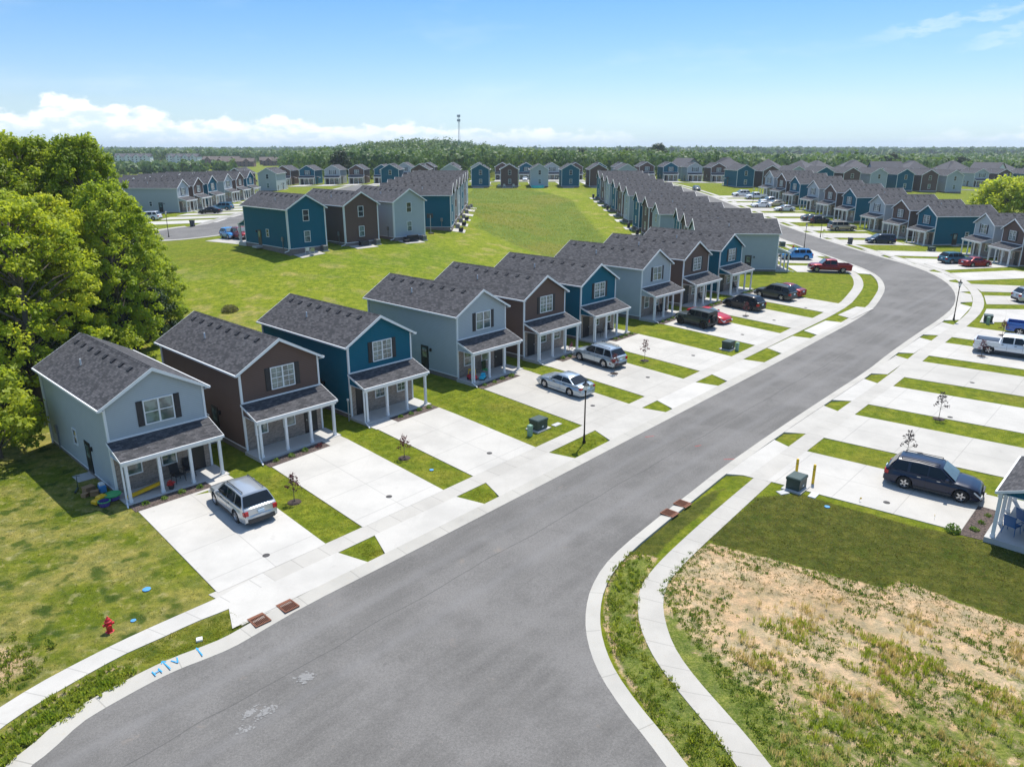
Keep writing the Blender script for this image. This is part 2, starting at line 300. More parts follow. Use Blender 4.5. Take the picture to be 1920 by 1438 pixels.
def Tv(x, y):
    x = np.asarray(x, float); y = np.asarray(y, float); out = np.zeros(x.shape); xf, yf, of = x.ravel(), y.ravel(), np.zeros(x.size)
    for i in range(0, xf.size, 20000):
        a, b = xf[i:i + 20000], yf[i:i + 20000]
        r = np.sqrt((a[:, None] - TC[:, 0]) ** 2 + (b[:, None] - TC[:, 1]) ** 2 + 9)
        of[i:i + 20000] = -(r @ _w[:_n]) + _w[_n]
        k = (np.abs(a) < 120) & (b > 20) & (b < 260)
        if k.any(): o_ = of[i:i + 20000]; o_[k] = graded(a[k], b[k], o_[k])
    D = np.hypot(xf, yf * .9); s = np.clip((D - 400) / 250, 0, 1); s = s * s * (3 - 2 * s)
    far = .5 + 1.5 * np.sin(xf / 260 + 1) * np.cos(yf / 310) + 14.5 * np.exp(-((xf + 78) / 85) ** 2 - ((yf - 690) / 120) ** 2) + 1.5 * np.exp(-((xf - 90) / 160) ** 2 - ((yf - 720) / 110) ** 2) + 3 * np.exp(-((xf + 420) / 300) ** 2 - ((yf - 800) / 160) ** 2)
    far = far + np.clip((D - 1200) / 2600, 0, 1) * 2
    return (of * (1 - s) + far * s).reshape(out.shape)
def T(x, y): return float(Tv(np.array([x]), np.array([y]))[0])
UA = R(47.3); DU = (math.cos(UA), math.sin(UA)); DN = (math.sin(UA), -math.cos(UA))
def W(u, n): return (u * DU[0] + n * DN[0], u * DU[1] + n * DN[1])   # street frame -> world

# ------------------------------------------------------------------ road layout (world metres)
EDGE_L_NEAR = [(-14.6, 6.0), (-16.2, 12), (-16.8, 17), (-16.78, 20.59), (-16.44, 21.3), (-16.12, 22.69), (-15.68, 23.39), (-15.0, 24.28), (-14.31, 25.11), (-13.64, 25.76), (-12.94, 26.27), (-12.0, 27.03), (-11.24, 28.02)]
EDGE_L = EDGE_L_NEAR + [W(u, -27.5) for u in (15.5, 20, 30, 40, 50, 60)] + [W(70, -27.6), W(79, -27.75), W(87.5, -27.85)] + [(44.3, 89.9), (48.3, 96.4), (51.5, 102), (53.9, 107.5), (55.6, 112.8), (56.4, 118.5), (56.4, 124), (56.1, 130), (55.7, 138), (55.3, 147), (54.9, 156), (54.3, 170), (53.6, 185), (52.9, 204), (52.0, 240), (51.2, 303)]
EDGE_R = [(9.0, 8.0), (7.4, 14.0), (6.2, 18.5), (5.39, 20.57), (4.91, 21.8), (4.22, 23.36), (3.61, 25.11), (3.33, 26.58), (3.25, 28.16), (3.41, 29.76), (3.79, 31.38), (4.6, 33.3), (5.87, 35.25), (7.9, 37.8)] + [W(35, -19.95), W(38, -20.1), W(42, -20.35)] + [W(u, -20.5) for u in (50, 60, 70)] + [W(77, -20.8), (43.97, 78.6), (49.83, 85.02), (54.6, 90.9), (58.3, 96.7), (61.3, 102.6), (63.8, 109.3), (65.3, 116), (65.9, 122), (65.45, 128.1), (64.8, 134.5), (64.0, 146), (63.0, 158), (62.1, 168), (61.3, 180), (60.2, 204), (59.2, 240), (58.6, 303)]
def resample(pl, step):
    out = [pl[0]]
    for a, b in zip(pl[:-1], pl[1:]):
        L = math.dist(a, b); n = max(1, int(math.ceil(L / step)))
        for i in range(1, n + 1): out.append((a[0] + (b[0] - a[0]) * i / n, a[1] + (b[1] - a[1]) * i / n))
    return out
def smooth(pl, it=2):
    for _ in range(it):
        q = [pl[0]]
        for a, b in zip(pl[:-1], pl[1:]):
            q += [(a[0] * .75 + b[0] * .25, a[1] * .75 + b[1] * .25), (a[0] * .25 + b[0] * .75, a[1] * .25 + b[1] * .75)]
        pl = q + [pl[-1]]
    return pl
def offset(pl, d):      # to the left of travel for positive d
    out = []
    for i in range(len(pl)):
        a = pl[max(0, i - 1)]; b = pl[min(len(pl) - 1, i + 1)]
        tx, ty = b[0] - a[0], b[1] - a[1]; L = math.hypot(tx, ty) or 1
        out.append((pl[i][0] - ty / L * d, pl[i][1] + tx / L * d))
    return out
EL = resample(smooth(EDGE_L, 1), 1.5); ER = resample(smooth(EDGE_R, 1), 1.5)
def inside(poly, X, Y):
    X = np.asarray(X); Y = np.asarray(Y); r = np.zeros(X.shape, bool); n = len(poly)
    for i in range(n):
        x0, y0 = poly[i]; x1, y1 = poly[(i + 1) % n]
        if y0 == y1: continue
        c = ((y0 > Y) != (y1 > Y)) & (X < (x1 - x0) * (Y - y0) / (y1 - y0) + x0)
        r ^= c
    return r
def distpoly(poly, X, Y, closed=True):
    d = np.full(X.shape, 1e9); n = len(poly)
    for i in range(n if closed else n - 1):
        x0, y0 = poly[i]; x1, y1 = poly[(i + 1) % n]; dx, dy = x1 - x0, y1 - y0; L = dx * dx + dy * dy or 1e-9
        t = np.clip(((X - x0) * dx + (Y - y0) * dy) / L, 0, 1)
        d = np.minimum(d, np.hypot(X - x0 - t * dx, Y - y0 - t * dy))
    return d
def sheet(name, poly, off, mat, skirt=.14, step=2., cell=3.):
    """flat-laid polygon that follows the terrain, with a short skirt so that it has a real edge"""
    b = resample(list(poly) + [poly[0]], step)[:-1]
    xs = [p[0] for p in b]; ys = [p[1] for p in b]; pts = list(b)
    gx, gy = np.meshgrid(np.arange(min(xs), max(xs), cell) + cell * .37, np.arange(min(ys), max(ys), cell) + cell * .41)
    if gx.size:
        ok = inside(b, gx, gy)
        if ok.any():
            ax, ay = gx[ok], gy[ok]; k = distpoly(b, ax, ay) > cell * .3; pts += list(zip(ax[k].tolist(), ay[k].tolist()))
    n = len(b)
    ov, oe, of, *_ = geometry.delaunay_2d_cdt([Vector(p) for p in pts], [(i, (i + 1) % n) for i in range(n)], [], 1, 1e-5)
    Z = Tv([v.x for v in ov], [v.y for v in ov])
    m = MB(); m.v = [(v.x, v.y, float(z) + off) for v, z in zip(ov, Z)]
    def up(f):
        a, b_, c = (ov[i] for i in f[:3]); return f if (b_ - a).cross(c - a) > 0 else f[::-1]
    m.f = [tuple(up(list(f))) for f in of]
    if skirt:
        Zb = Tv(xs, ys); o = len(m.v)
        m.v += [(x, y, float(z) + off) for (x, y), z in zip(b, Zb)] + [(x, y, float(z) + off - skirt) for (x, y), z in zip(b, Zb)]
        m.f += [(o + i, o + (i + 1) % n, o + n + (i + 1) % n, o + n + i) for i in range(n)]
    return obj(name, m.mesh(name, mat))
def ribbon(name, A, B, off, mat, offB=None, skirt=.14):
    """strip between two polylines of equal length; uv in metres"""
    offB = off if offB is None else offB
    ZA = Tv([p[0] for p in A], [p[1] for p in A]); ZB = Tv([p[0] for p in B], [p[1] for p in B]); n = len(A)
    m = MB()
    m.v = [(p[0], p[1], float(z) + off) for p, z in zip(A, ZA)] + [(p[0], p[1], float(z) + offB) for p, z in zip(B, ZB)] + \
          [(p[0], p[1], float(z) + off - skirt) for p, z in zip(A, ZA)] + [(p[0], p[1], float(z) + offB - skirt) for p, z in zip(B, ZB)]
    for i in range(n - 1):
        a, b, c, d = m.v[i], m.v[i + 1], m.v[n + i + 1], m.v[n + i]
        cr = (b[0] - a[0]) * (d[1] - a[1]) - (b[1] - a[1]) * (d[0] - a[0])
        m.f.append((i, i + 1, n + i + 1, n + i) if cr > 0 else (i, n + i, n + i + 1, i + 1))
        m.f.append((i, 2 * n + i, 2 * n + i + 1, i + 1)); m.f.append((n + i, n + i + 1, 3 * n + i + 1, 3 * n + i))
    me = m.mesh(name, mat); uv = me.uv_layers.new(name='uv'); s = [0]
    for i in range(1, n): s.append(s[-1] + math.dist(A[i], A[i - 1]))
    w = math.dist(A[0], B[0])
    for l in me.loops:
        k = l.vertex_index % (2 * n); uv.data[l.index].uv = (s[k % n], 0 if k < n else w)
    return obj(name, me)
def struct(o): o['kind'] = 'structure'; return o
# ---- surface materials
def mat_asphalt():
    t = NT('asphalt'); p = t.pos(); mp = t.n('ShaderNodeMapping'); mp.inputs['Rotation'].default_value = (0, 0, -UA); t.l(p, mp.inputs[0])
    st = t.n('ShaderNodeMapping'); st.inputs['Scale'].default_value = (.10, 1.1, 1); t.l(mp.outputs[0], st.inputs[0])
    a = t.noise(st.outputs[0], 1.0, 5, .6); b = t.noise(p, .22, 5, .6); c = t.noise(p, 26, 3, .7); d = t.noise(p, 5, 4, .7)
    col = t.mix(t.ramp(a, .35, .68), (.121, .115, .107), (.149, .142, .132)); col = t.mix(t.ramp(b, .38, .66), col, (.168, .160, .150))
    g1 = t.noise(p, 11, 4, .8); col = t.mix(1., col, t.mix(t.ramp(g1, .3, .7), (.84, .84, .84), (1.14, 1.14, 1.13)), 'MULTIPLY')
    col = t.mix(1., col, t.mix(c, (.5, .5, .5), (1.5, 1.5, 1.5)), 'MULTIPLY')
    dust = t.ramp(t.noise(p, .9, 6, .7), .62, .74, 0, .35)
    sp = t.n('ShaderNodeSeparateXYZ'); t.l(mp.outputs[0], sp.inputs[0]); wob = t.math('MULTIPLY', t.math('SUBTRACT', t.noise(p, .25, 2), .5), .5)
    def line(n0, w, k):
        q = t.math('ABSOLUTE', t.math('ADD', t.math('ADD', sp.outputs[1], n0), wob)); return t.ramp(q, w, 0., 0., k)
    # paving seams and the two wheel lanes
    col = t.mix(line(-23.95 * -1, .05, .5) if False else line(23.95 * -1, .05, .55), col, (.06, .058, .056)); col = t.mix(line(-22.3, .55, .20), col, (.22, .215, .21)); col = t.mix(line(-25.6, .55, .20), col, (.22, .215, .21))
    
    
    oil = t.ramp(t.noise(p, 1.6, 3), .70, .78, 0, .35); col = t.mix(oil, col, (.06, .058, .058)); col = t.mix(dust, col, (.26, .21, .165))
    col = t.mix(t.ramp(d, .68, .76, 0, .35), col, (.30, .295, .28)); t.col(col); t.rough(.92); t.bump(c, .35, .01); t.b.inputs['Specular IOR Level'].default_value = .25; M['asphalt'] = t.m
mat_asphalt()
def mat_concrete(name, base, dirt, joint=None, uv=False):
    t = NT(name); p = t.pos(); a = t.noise(p, .35, 6, .6); b = t.noise(p, 4, 5, .7); c = t.noise(p, 40, 2)
    st = t.n('ShaderNodeMapping'); st.inputs['Rotation'].default_value = (0, 0, -UA); st.inputs['Scale'].default_value = (2.2, .25, 1); t.l(p, st.inputs[0]); e = t.noise(st.outputs[0], 1.4, 4, .6)
    col = t.mix(t.ramp(a, .35, .7), base, tuple(x * .86 for x in base)); col = t.mix(t.ramp(b, .55, .8, 0, .5), col, dirt); col = t.mix(t.ramp(e, .55, .75, 0, .25), col, tuple(x * .8 for x in base))
    col = t.mix(1., col, t.mix(c, (.88, .88, .88), (1.1, 1.1, 1.1)), 'MULTIPLY')
    if uv:
        u = t.n('ShaderNodeUVMap'); sp = t.n('ShaderNodeSeparateXYZ'); t.l(u.outputs[0], sp.inputs[0])
        def ln(s, per, w):
            f = t.math('FRACT', t.math('ADD', t.math('DIVIDE', s, per), .5)); return t.math('LESS_THAN', t.math('ABSOLUTE', t.math('SUBTRACT', f, .5)), w / per / 2)
        j = ln(sp.outputs[0], joint, .045)
        if uv == 2: j = t.math('MAXIMUM', j, ln(t.math('ADD', sp.outputs[1], 0.), 3.1, .04))
        col = t.mix(t.math('MULTIPLY', j, .45), col, tuple(x * .42 for x in base))
    oi = t.n('ShaderNodeObjectInfo'); col = t.mix(1., col, t.mix(oi.outputs['Random'], (.90, .89, .87), (1.03, 1.03, 1.03)), 'MULTIPLY')
    st2 = t.ramp(t.noise(p, .8, 4, .6), .66, .74, 0, .18); col = t.mix(st2, col, (.22, .20, .18))
    t.col(col); t.rough(.9); t.b.inputs['Specular IOR Level'].default_value = .3; M[name] = t.m
mat_concrete('concrete_drive', (.475, .455, .415), (.40, .375, .335), 3.4, 2)
mat_concrete('concrete_walk', (.47, .45, .41), (.40, .345, .28), 1.6, 1)
mat_concrete('concrete_kerb', (.42, .40, .355), (.42, .34, .24), 3.0, 1)
mat_concrete('concrete_plain', (.485, .465, .425), (.40, .375, .335))
def mat_mulch():
    t = NT('mulch'); p = t.pos(); v = t.n('ShaderNodeTexVoronoi'); v.inputs['Scale'].default_value = 14; t.l(p, v.inputs['Vector'])
    sp = t.n('ShaderNodeSeparateColor'); t.l(v.outputs['Color'], sp.inputs[0])
    t.col(t.mix(sp.outputs[0], (.030, .022, .020), (.13, .095, .08))); t.rough(.95); t.bump(v.outputs['Distance'], .8, .03); M['mulch'] = t.m
mat_mulch()
def mat_ground():
    t = NT('ground'); p = t.pos(); z1 = t.n('ShaderNodeVertexColor'); z1.layer_name = 'zone'; s1 = t.n('ShaderNodeSeparateColor'); t.l(z1.outputs[0], s1.inputs[0])
    z2 = t.n('ShaderNodeVertexColor'); z2.layer_name = 'zone2'; s2 = t.n('ShaderNodeSeparateColor'); t.l(z2.outputs[0], s2.inputs[0])
    nb = t.noise(p, .28, 6, .62); nm = t.noise(p, 1.7, 5, .6); nf = t.noise(p, 9, 4, .7); nx = t.noise(p, 30, 3, .7); nl = t.noise(p, .06, 4, .5)
    def m(v, a, b, lo=0., hi=1.): return t.ramp(v, a, b, lo, hi)
    # mown lawn : green with pale straw patches
    g = t.mix(m(nm, .35, .66), (.135, .170, .012), (.195, .222, .022))
    g = t.mix(m(nb, .46, .70, 0, .6), g, (.215, .20, .035)); g = t.mix(m(nf, .55, .75, 0, .5), g, (.075, .115, .007))
    # drier left lawn with straw patches
    dry = t.mix(m(nb, .38, .60), (.135, .165, .014), (.27, .24, .065)); dry = t.mix(m(nm, .52, .74, 0, .75), dry, (.42, .36, .17)); dry = t.mix(m(nf, .55, .72, 0, .45), dry, (.055, .085, .008))
    dark = t.mix(m(t.noise(p, .8, 3, .55), .53, .65, 0, .9), dry, (.050, .085, .012))
    g = t.mix(s2.outputs[2], g, dark)
    # bright slope behind the houses
    f = t.mix(m(nm, .3, .7), (.170, .215, .014), (.235, .260, .030)); f = t.mix(m(nb, .50, .66, 0, .85), f, (.33, .285, .095)); f = t.mix(m(nl, .52, .66, 0, .6), f, (.135, .20, .018)); f = t.mix(m(nf, .56, .75, 0, .4), f, (.13, .175, .008))
    g = t.mix(s2.outputs[0], g, f)
    # rough meadow
    me = t.mix(m(nb, .35, .65), (.120, .170, .028), (.175, .210, .042)); me = t.mix(m(nl, .48, .62, 0, .6), me, (.22, .19, .045)); me = t.mix(m(nf, .45, .72, 0, .6), me, (.095, .14, .020))
    mm = t.ramp(t.math('ADD', s1.outputs[2], t.math('MULTIPLY', t.math('SUBTRACT', nm, .5), .5)), .40, .60)
    g = t.mix(mm, g, me)
    # dark new sod
    so = t.mix(m(nm, .35, .65), (.070, .082, .012), (.105, .112, .020)); so = t.mix(m(nf, .5, .75, 0, .8), so, (.17, .155, .055)); so = t.mix(m(nb, .52, .72, 0, .55), so, (.055, .090, .010))
    sm = t.ramp(t.math('ADD', s1.outputs[1], t.math('MULTIPLY', t.math('SUBTRACT', nm, .5), .6)), .42, .62)
    g = t.mix(sm, g, so)
    # bare earth with weeds
    di = t.mix(m(nb, .35, .7), (.50, .345, .205), (.60, .45, .295)); di = t.mix(m(nm, .5, .72, 0, .5), di, (.48, .34, .21)); di = t.mix(m(nf, .58, .74, 0, .5), di, (.70, .61, .48)); di = t.mix(m(nx, .55, .75, 0, .35), di, (.38, .28, .18))
    we = t.mix(m(nf, .4, .6), (.12, .16, .025), (.22, .235, .06))
    wf = t.ramp(t.math('ADD', t.math('MULTIPLY', s2.outputs[1], .42), t.math('ADD', t.math('MULTIPLY', nm, .55), t.math('MULTIPLY', nf, .35))), .66, .80)
    di = t.mix(wf, di, we)
    dm = t.ramp(t.math('ADD', s1.outputs[0], t.math('ADD', t.math('MULTIPLY', t.math('SUBTRACT', nm, .5), .45), t.math('MULTIPLY', t.math('SUBTRACT', nf, .5), .35))), .42, .58)
    g = t.mix(dm, g, di)
    ng2 = t.noise(p, 1.05, 5, .65); g = t.mix(1., g, t.mix(t.ramp(ng2, .36, .66), (.76, .84, .80), (1.14, 1.10, 1.05)), 'MULTIPLY'); ng = t.noise(p, 3.2, 6, .75); g = t.mix(1., g, t.mix(t.ramp(ng, .32, .68), (.74, .78, .80), (1.18, 1.14, 1.1)), 'MULTIPLY'); g = t.mix(1., g, t.mix(nx, (.45, .45, .45), (1.5, 1.5, 1.5)), 'MULTIPLY')
    t.col(g); t.rough(1.); t.b.inputs['Specular IOR Level'].default_value = .08
    t.bump(t.math('ADD', nf, t.math('MULTIPLY', nx, .6)), .9, .10); M['ground'] = t.m
mat_ground()
DIRT_POLY = [(7.0, 31.2), (8.2, 33.0), (9.4, 34.6), (10.67, 35.5), (12.26, 34.44), (13.47, 33.91), (15.01, 32.94), (16.63, 32.01), (17.9, 31.32), (19.1, 31.9), (20.24, 30.88), (21.52, 29.48), (22.82, 28.44), (26, 26), (32, 21), (32, 5), (8, 5), (9.2, 20), (8.3, 22.6), (7.3, 25), (6.8, 27.5), (6.8, 29.5)]
WEED_STRIP = [(5.1, 33.0), (4.55, 31.5), (4.1, 28.5), (4.4, 25.5), (5.15, 23.4), (6.2, 20.5), (7.7, 14), (9.2, 14), (7.9, 20.5), (6.9, 23.8), (6.2, 25.6), (5.8, 27.5), (5.7, 29.2), (6.1, 31.0), (6.8, 32.5), (7.6, 34.2), (6.2, 34.6)]
LEFT_WEEDS = [(-17.3, 21.6), (-16.2, 23.8), (-15.5, 24.9), (-15.2, 25.6), (-16.4, 25.9), (-17.3, 24.9), (-18.2, 23.5), (-19.3, 20.5), (-18.3, 18)]
LEFT_FAR_WEEDS = [(-30, 30), (-24, 28.4), (-20.4, 27.8), (-18.4, 26.4), (-19.2, 25), (-20.3, 23), (-22, 18), (-40, 15), (-40, 34)]
SOD_POLY = [(7.6, 32.3), (9.2, 34.4), (12.2, 37.8), (14.8, 40.8), (17.5, 41.2), (19.4, 39.6), (22.5, 37.2), (26.5, 35.0), (34, 30), (40, 22), (34, 16), (32, 21), (26, 26), (22.8, 28.4), (19.1, 31.9), (17.9, 31.3), (13.4, 33.9), (10.6, 35.5)]
SOD2 = [(4.6, 33.2), (6.2, 35.0), (9.6, 38.9), (12, 41.4), (13.5, 42.5), (11.6, 39.6), (8.6, 35.8), (7.0, 33.4)]
MEADOW = [(-13, 262), (-14, 235), (-11, 200), (-10.0, 175), (-6.0, 160), (-7.5, 146), (-3, 138), (4, 127), (12, 117), (20, 122), (19, 140), (18.5, 171), (17.5, 195), (17.6, 223), (12, 245), (5, 262)]
FIELD = [(-60, 75), (-44, 66), (-31, 66.5), (-20, 74.5), (-8, 89), (2, 98), (12, 108), (21, 118), (28, 124), (27, 150), (26, 190), (25, 230), (20, 262), (-16, 266), (-20, 262), (-12, 235), (-9, 185), (-9, 135), (-15, 122), (-26, 112), (-36, 101), (-48, 104), (-60, 115)]
LEFT_LAWN = [(-60, 60), (-32, 55), (-26, 48), (-23.5, 43), (-21.4, 41.3), (-18.2, 35), (-15.5, 31.5), (-13, 30), (-11, 28.3), (-12.5, 26.8), (-14.5, 24.9), (-17.4, 22), (-40, 15), (-70, 30)]
def build_ground():
    def axis(fine0, fine1, step, lo, hi, g):
        a = list(np.arange(fine0, fine1 + 1e-6, step)); s = step
        while a[-1] < hi: s *= g; a.append(a[-1] + s)
        s = step
        while a[0] > lo: s *= g; a.insert(0, a[0] - s)
        return np.array(a)
    ax = axis(-42, 44, .45, -4500, 4500, 1.07); ay = axis(16, 62, .45, -220, 9500, 1.045)
    X, Y = np.meshgrid(ax, ay); Z = Tv(X, Y)
    road = EL + ER[::-1]; near = (X > -80) & (X < 120) & (Y < 320) & (Y > -10)
    xs, ys = X[near], Y[near]; dL = distpoly(EL[::2], xs, ys, False); dR = distpoly(ER[::2], xs, ys, False); ins = inside(road, xs, ys)
    d = np.minimum(dL, dR); d[ins] = 0
    s = np.clip((d - .75) / .8, 0, 1); zz = Z[near]; Z[near] = zz - .05 + .09 * s * s * (3 - 2 * s)
    mead = inside(MEADOW, X, Y); 
    ny, nx = X.shape
    me = bpy.data.meshes.new('ground'); n = nx * ny
    me.vertices.add(n); co = np.stack([X, Y, Z], -1).reshape(-1); me.vertices.foreach_set('co', co)
    i = np.arange((ny - 1) * (nx - 1)); r, c = i // (nx - 1), i % (nx - 1); q = r * nx + c
    loops = np.stack([q, q + 1, q + nx + 1, q + nx], -1).reshape(-1)
    me.loops.add(len(loops)); me.loops.foreach_set('vertex_index', loops); me.polygons.add(len(i)); me.polygons.foreach_set('loop_start', np.arange(0, len(loops), 4)); me.polygons.foreach_set('loop_total', np.full(len(i), 4))
    me.polygons.foreach_set('use_smooth', np.ones(len(i), bool)); me.update(); me.validate()
    def soft(poly, w):
        v = np.zeros(X.shape); bx = (X > min(p[0] for p in poly) - 2 * w) & (X < max(p[0] for p in poly) + 2 * w) & (Y > min(p[1] for p in poly) - 2 * w) & (Y < max(p[1] for p in poly) + 2 * w)
        a, b = X[bx], Y[bx]; dd = distpoly(poly, a, b); sg = np.where(inside(poly, a, b), 1, -1); v[bx] = np.clip(.5 + .5 * dd * sg / w, 0, 1); return v
    z = np.zeros((n, 4), np.float32); z[:, 3] = 1; y = z.copy()
    dirt = np.maximum.reduce([soft(DIRT_POLY, .5), soft(WEED_STRIP, .3), soft(LEFT_WEEDS, .5), soft(LEFT_FAR_WEEDS, 1.6) * .62])
    z[:, 0] = dirt.ravel(); z[:, 1] = np.maximum(soft(SOD_POLY, .6), soft(SOD2, .5)).ravel(); z[:, 2] = soft(MEADOW, 6.).ravel()
    y[:, 0] = soft(FIELD, 3.).ravel(); y[:, 2] = soft(LEFT_LAWN, 2.).ravel()
    wd = np.maximum.reduce([soft(WEED_STRIP, .4), soft(LEFT_WEEDS, .5), soft(LEFT_FAR_WEEDS, .5) * .5])
    # weeds thicken along the walk and towards the bottom of the lot
    lot = np.clip((30.5 - Y) / 8, 0, 1) * .75 + np.clip(1 - distpoly([(7.0, 33), (6.9, 27), (8.2, 22.5), (9.5, 19)], X, Y, False) / 2.4, 0, 1) * .7
    y[:, 1] = np.clip(np.maximum(wd, lot), 0, 1).ravel()
    for nm, arr in (('zone', z), ('zone2', y)):
        at = me.color_attributes.new(nm, 'FLOAT_COLOR', 'POINT'); at.data.foreach_set('color', arr.ravel())
    me.materials.append(M['ground']); struct(obj('ground', me))
build_ground()
struct(sheet('road', EL + ER[::-1], .004, 'asphalt', skirt=.1, cell=2.5))
# kerbs: the pan rises from the asphalt to the back of kerb
k0 = 10
struct(ribbon('kerb', EL, offset(EL, .82), .012, 'concrete_kerb', .085)); struct(ribbon('kerb', ER, offset(ER, -.66), .012, 'concrete_kerb', .085))
# sidewalks
def idx(pl, p): return min(range(len(pl)), key=lambda i: math.dist(pl[i], p))
SLi = [(-19.6, 19.5), (-19.2, 21.2), (-18.89, 22.38), (-18.49, 23.35), (-17.89, 24.34), (-17.2, 25.45), (-16.33, 26.69), (-15.36, 27.6), (-14.16, 28.95), (-13.0, 29.84)]
SLo = [(-20.9, 19.6), (-20.4, 21.6), (-19.75, 23.2), (-18.98, 24.75), (-18.0, 26.15), (-16.95, 27.5), (-16.1, 28.45), (-15.0, 29.6), (-13.9, 30.75)]
iL = idx(EL, W(16.0, -27.5)); eL = EL[iL:]
A = smooth(SLi, 1) + offset(eL, 2.75); B = smooth(SLo, 1) + offset(eL, 4.0)
def pair(A, B, step):
    def par(pl, n):
        s = [0]
        for i in range(1, len(pl)): s.append(s[-1] + math.dist(pl[i], pl[i - 1]))
        t = np.linspace(0, s[-1], n); return list(zip(np.interp(t, s, [p[0] for p in pl]), np.interp(t, s, [p[1] for p in pl])))
    n = int(sum(math.dist(a, b) for a, b in zip(A[:-1], A[1:])) / step) + 2
    return par(A, n), par(B, n)
a, b = pair(smooth(SLi, 1) + [offset(eL, 2.75)[0]], smooth(SLo, 1) + [offset(eL, 4.0)[0]], .8); struct(ribbon('sidewalk', a, b, .072, 'concrete_walk'))
struct(ribbon('sidewalk', offset(eL, 2.75), offset(eL, 4.0), .072, 'concrete_walk'))
SRi = [(9.9, 12), (8.6, 17.5), (7.81, 20.57), (7.38, 22.1), (6.71, 23.83), (6.08, 25.63), (5.76, 27.3), (5.69, 28.98), (6.02, 30.99), (6.72, 32.44), (8.23, 34.61), (11.86, 39.16), (15.74, 43.77)]
SRo = [(11.3, 12), (9.9, 17.5), (8.98, 20.56), (8.62, 21.8), (8.04, 23.36), (7.3, 25.32), (6.89, 27.05), (6.88, 28.97), (7.11, 30.48), (7.72, 32.03), (9.39, 34.3), (12.46, 38.06), (16.48, 42.98)]
a, b = pair(smooth(SRi, 2), smooth(SRo, 2), .8); struct(ribbon('sidewalk', a, b, .072, 'concrete_walk'))
iR = idx(ER, W(45.5, -20.5)); eR = ER[iR:]
struct(ribbon('sidewalk', offset(eR, -1.95), offset(eR, -3.2), .072, 'concrete_walk'))
def patch(name, quads, off, mat, ncol=2):
    """chain of quads [(l,r),(l,r)...] from house to road, uv in metres"""
    L = [q[0] for q in quads]; Rr = [q[1] for q in quads]; LL = [L[0]]; RR = [Rr[0]]
    for i in range(len(L) - 1):
        k = max(1, int(math.dist(L[i], L[i + 1]) / 2.))
        for j in range(1, k + 1):
            t = j / k; LL.append((L[i][0] * (1 - t) + L[i + 1][0] * t, L[i][1] * (1 - t) + L[i + 1][1] * t)); RR.append((Rr[i][0] * (1 - t) + Rr[i + 1][0] * t, Rr[i][1] * (1 - t) + Rr[i + 1][1] * t))
    return struct(ribbon(name, LL, RR, off, mat))
def hit(pl, p, d):
    best = None
    for a, b in zip(pl[:-1], pl[1:]):
        ex, ey = b[0] - a[0], b[1] - a[1]; den = d[0] * ey - d[1] * ex
        if abs(den) < 1e-9: continue
        t = ((a[0] - p[0]) * ey - (a[1] - p[1]) * ex) / den; s = ((a[0] - p[0]) * d[1] - (a[1] - p[1]) * d[0]) / den
        if t > 4 and 0 <= s <= 1 and (best is None or t < best): best = t
    return best
def driveway(pos, yaw, edge=None, D=None, skew=0., x0=-3.1, x1=3.0, y0=3.25, sign=1, off=.078, apron=True, walk=4.0, walk_in=2.75, kerb=.8):
    """pos/yaw: front centre of the house (local -y points to the road)"""
    a = R(yaw); ex = (math.cos(a), math.sin(a)); n = (math.sin(a), -math.cos(a))
    if D is None:
        D = hit(edge, pos, n) or 18
    sk = math.tan(R(skew))
    def P(x, y): x -= sk * (y - y0); return (pos[0] + ex[0] * x + n[0] * y, pos[1] + ex[1] * x + n[1] * y)
    patch('driveway', [(P(x0, y0), P(x1, y0)), (P(x0, D - walk + .05), P(x1, D - walk + .05))], off, 'concrete_drive')
    if apron: patch('driveway_apron', [(P(x0, D - walk_in - .03), P(x1, D - walk_in - .03)), (P(x0 - .65, D - kerb - .02), P(x1 + .65, D - kerb - .02))], off, 'concrete_plain')

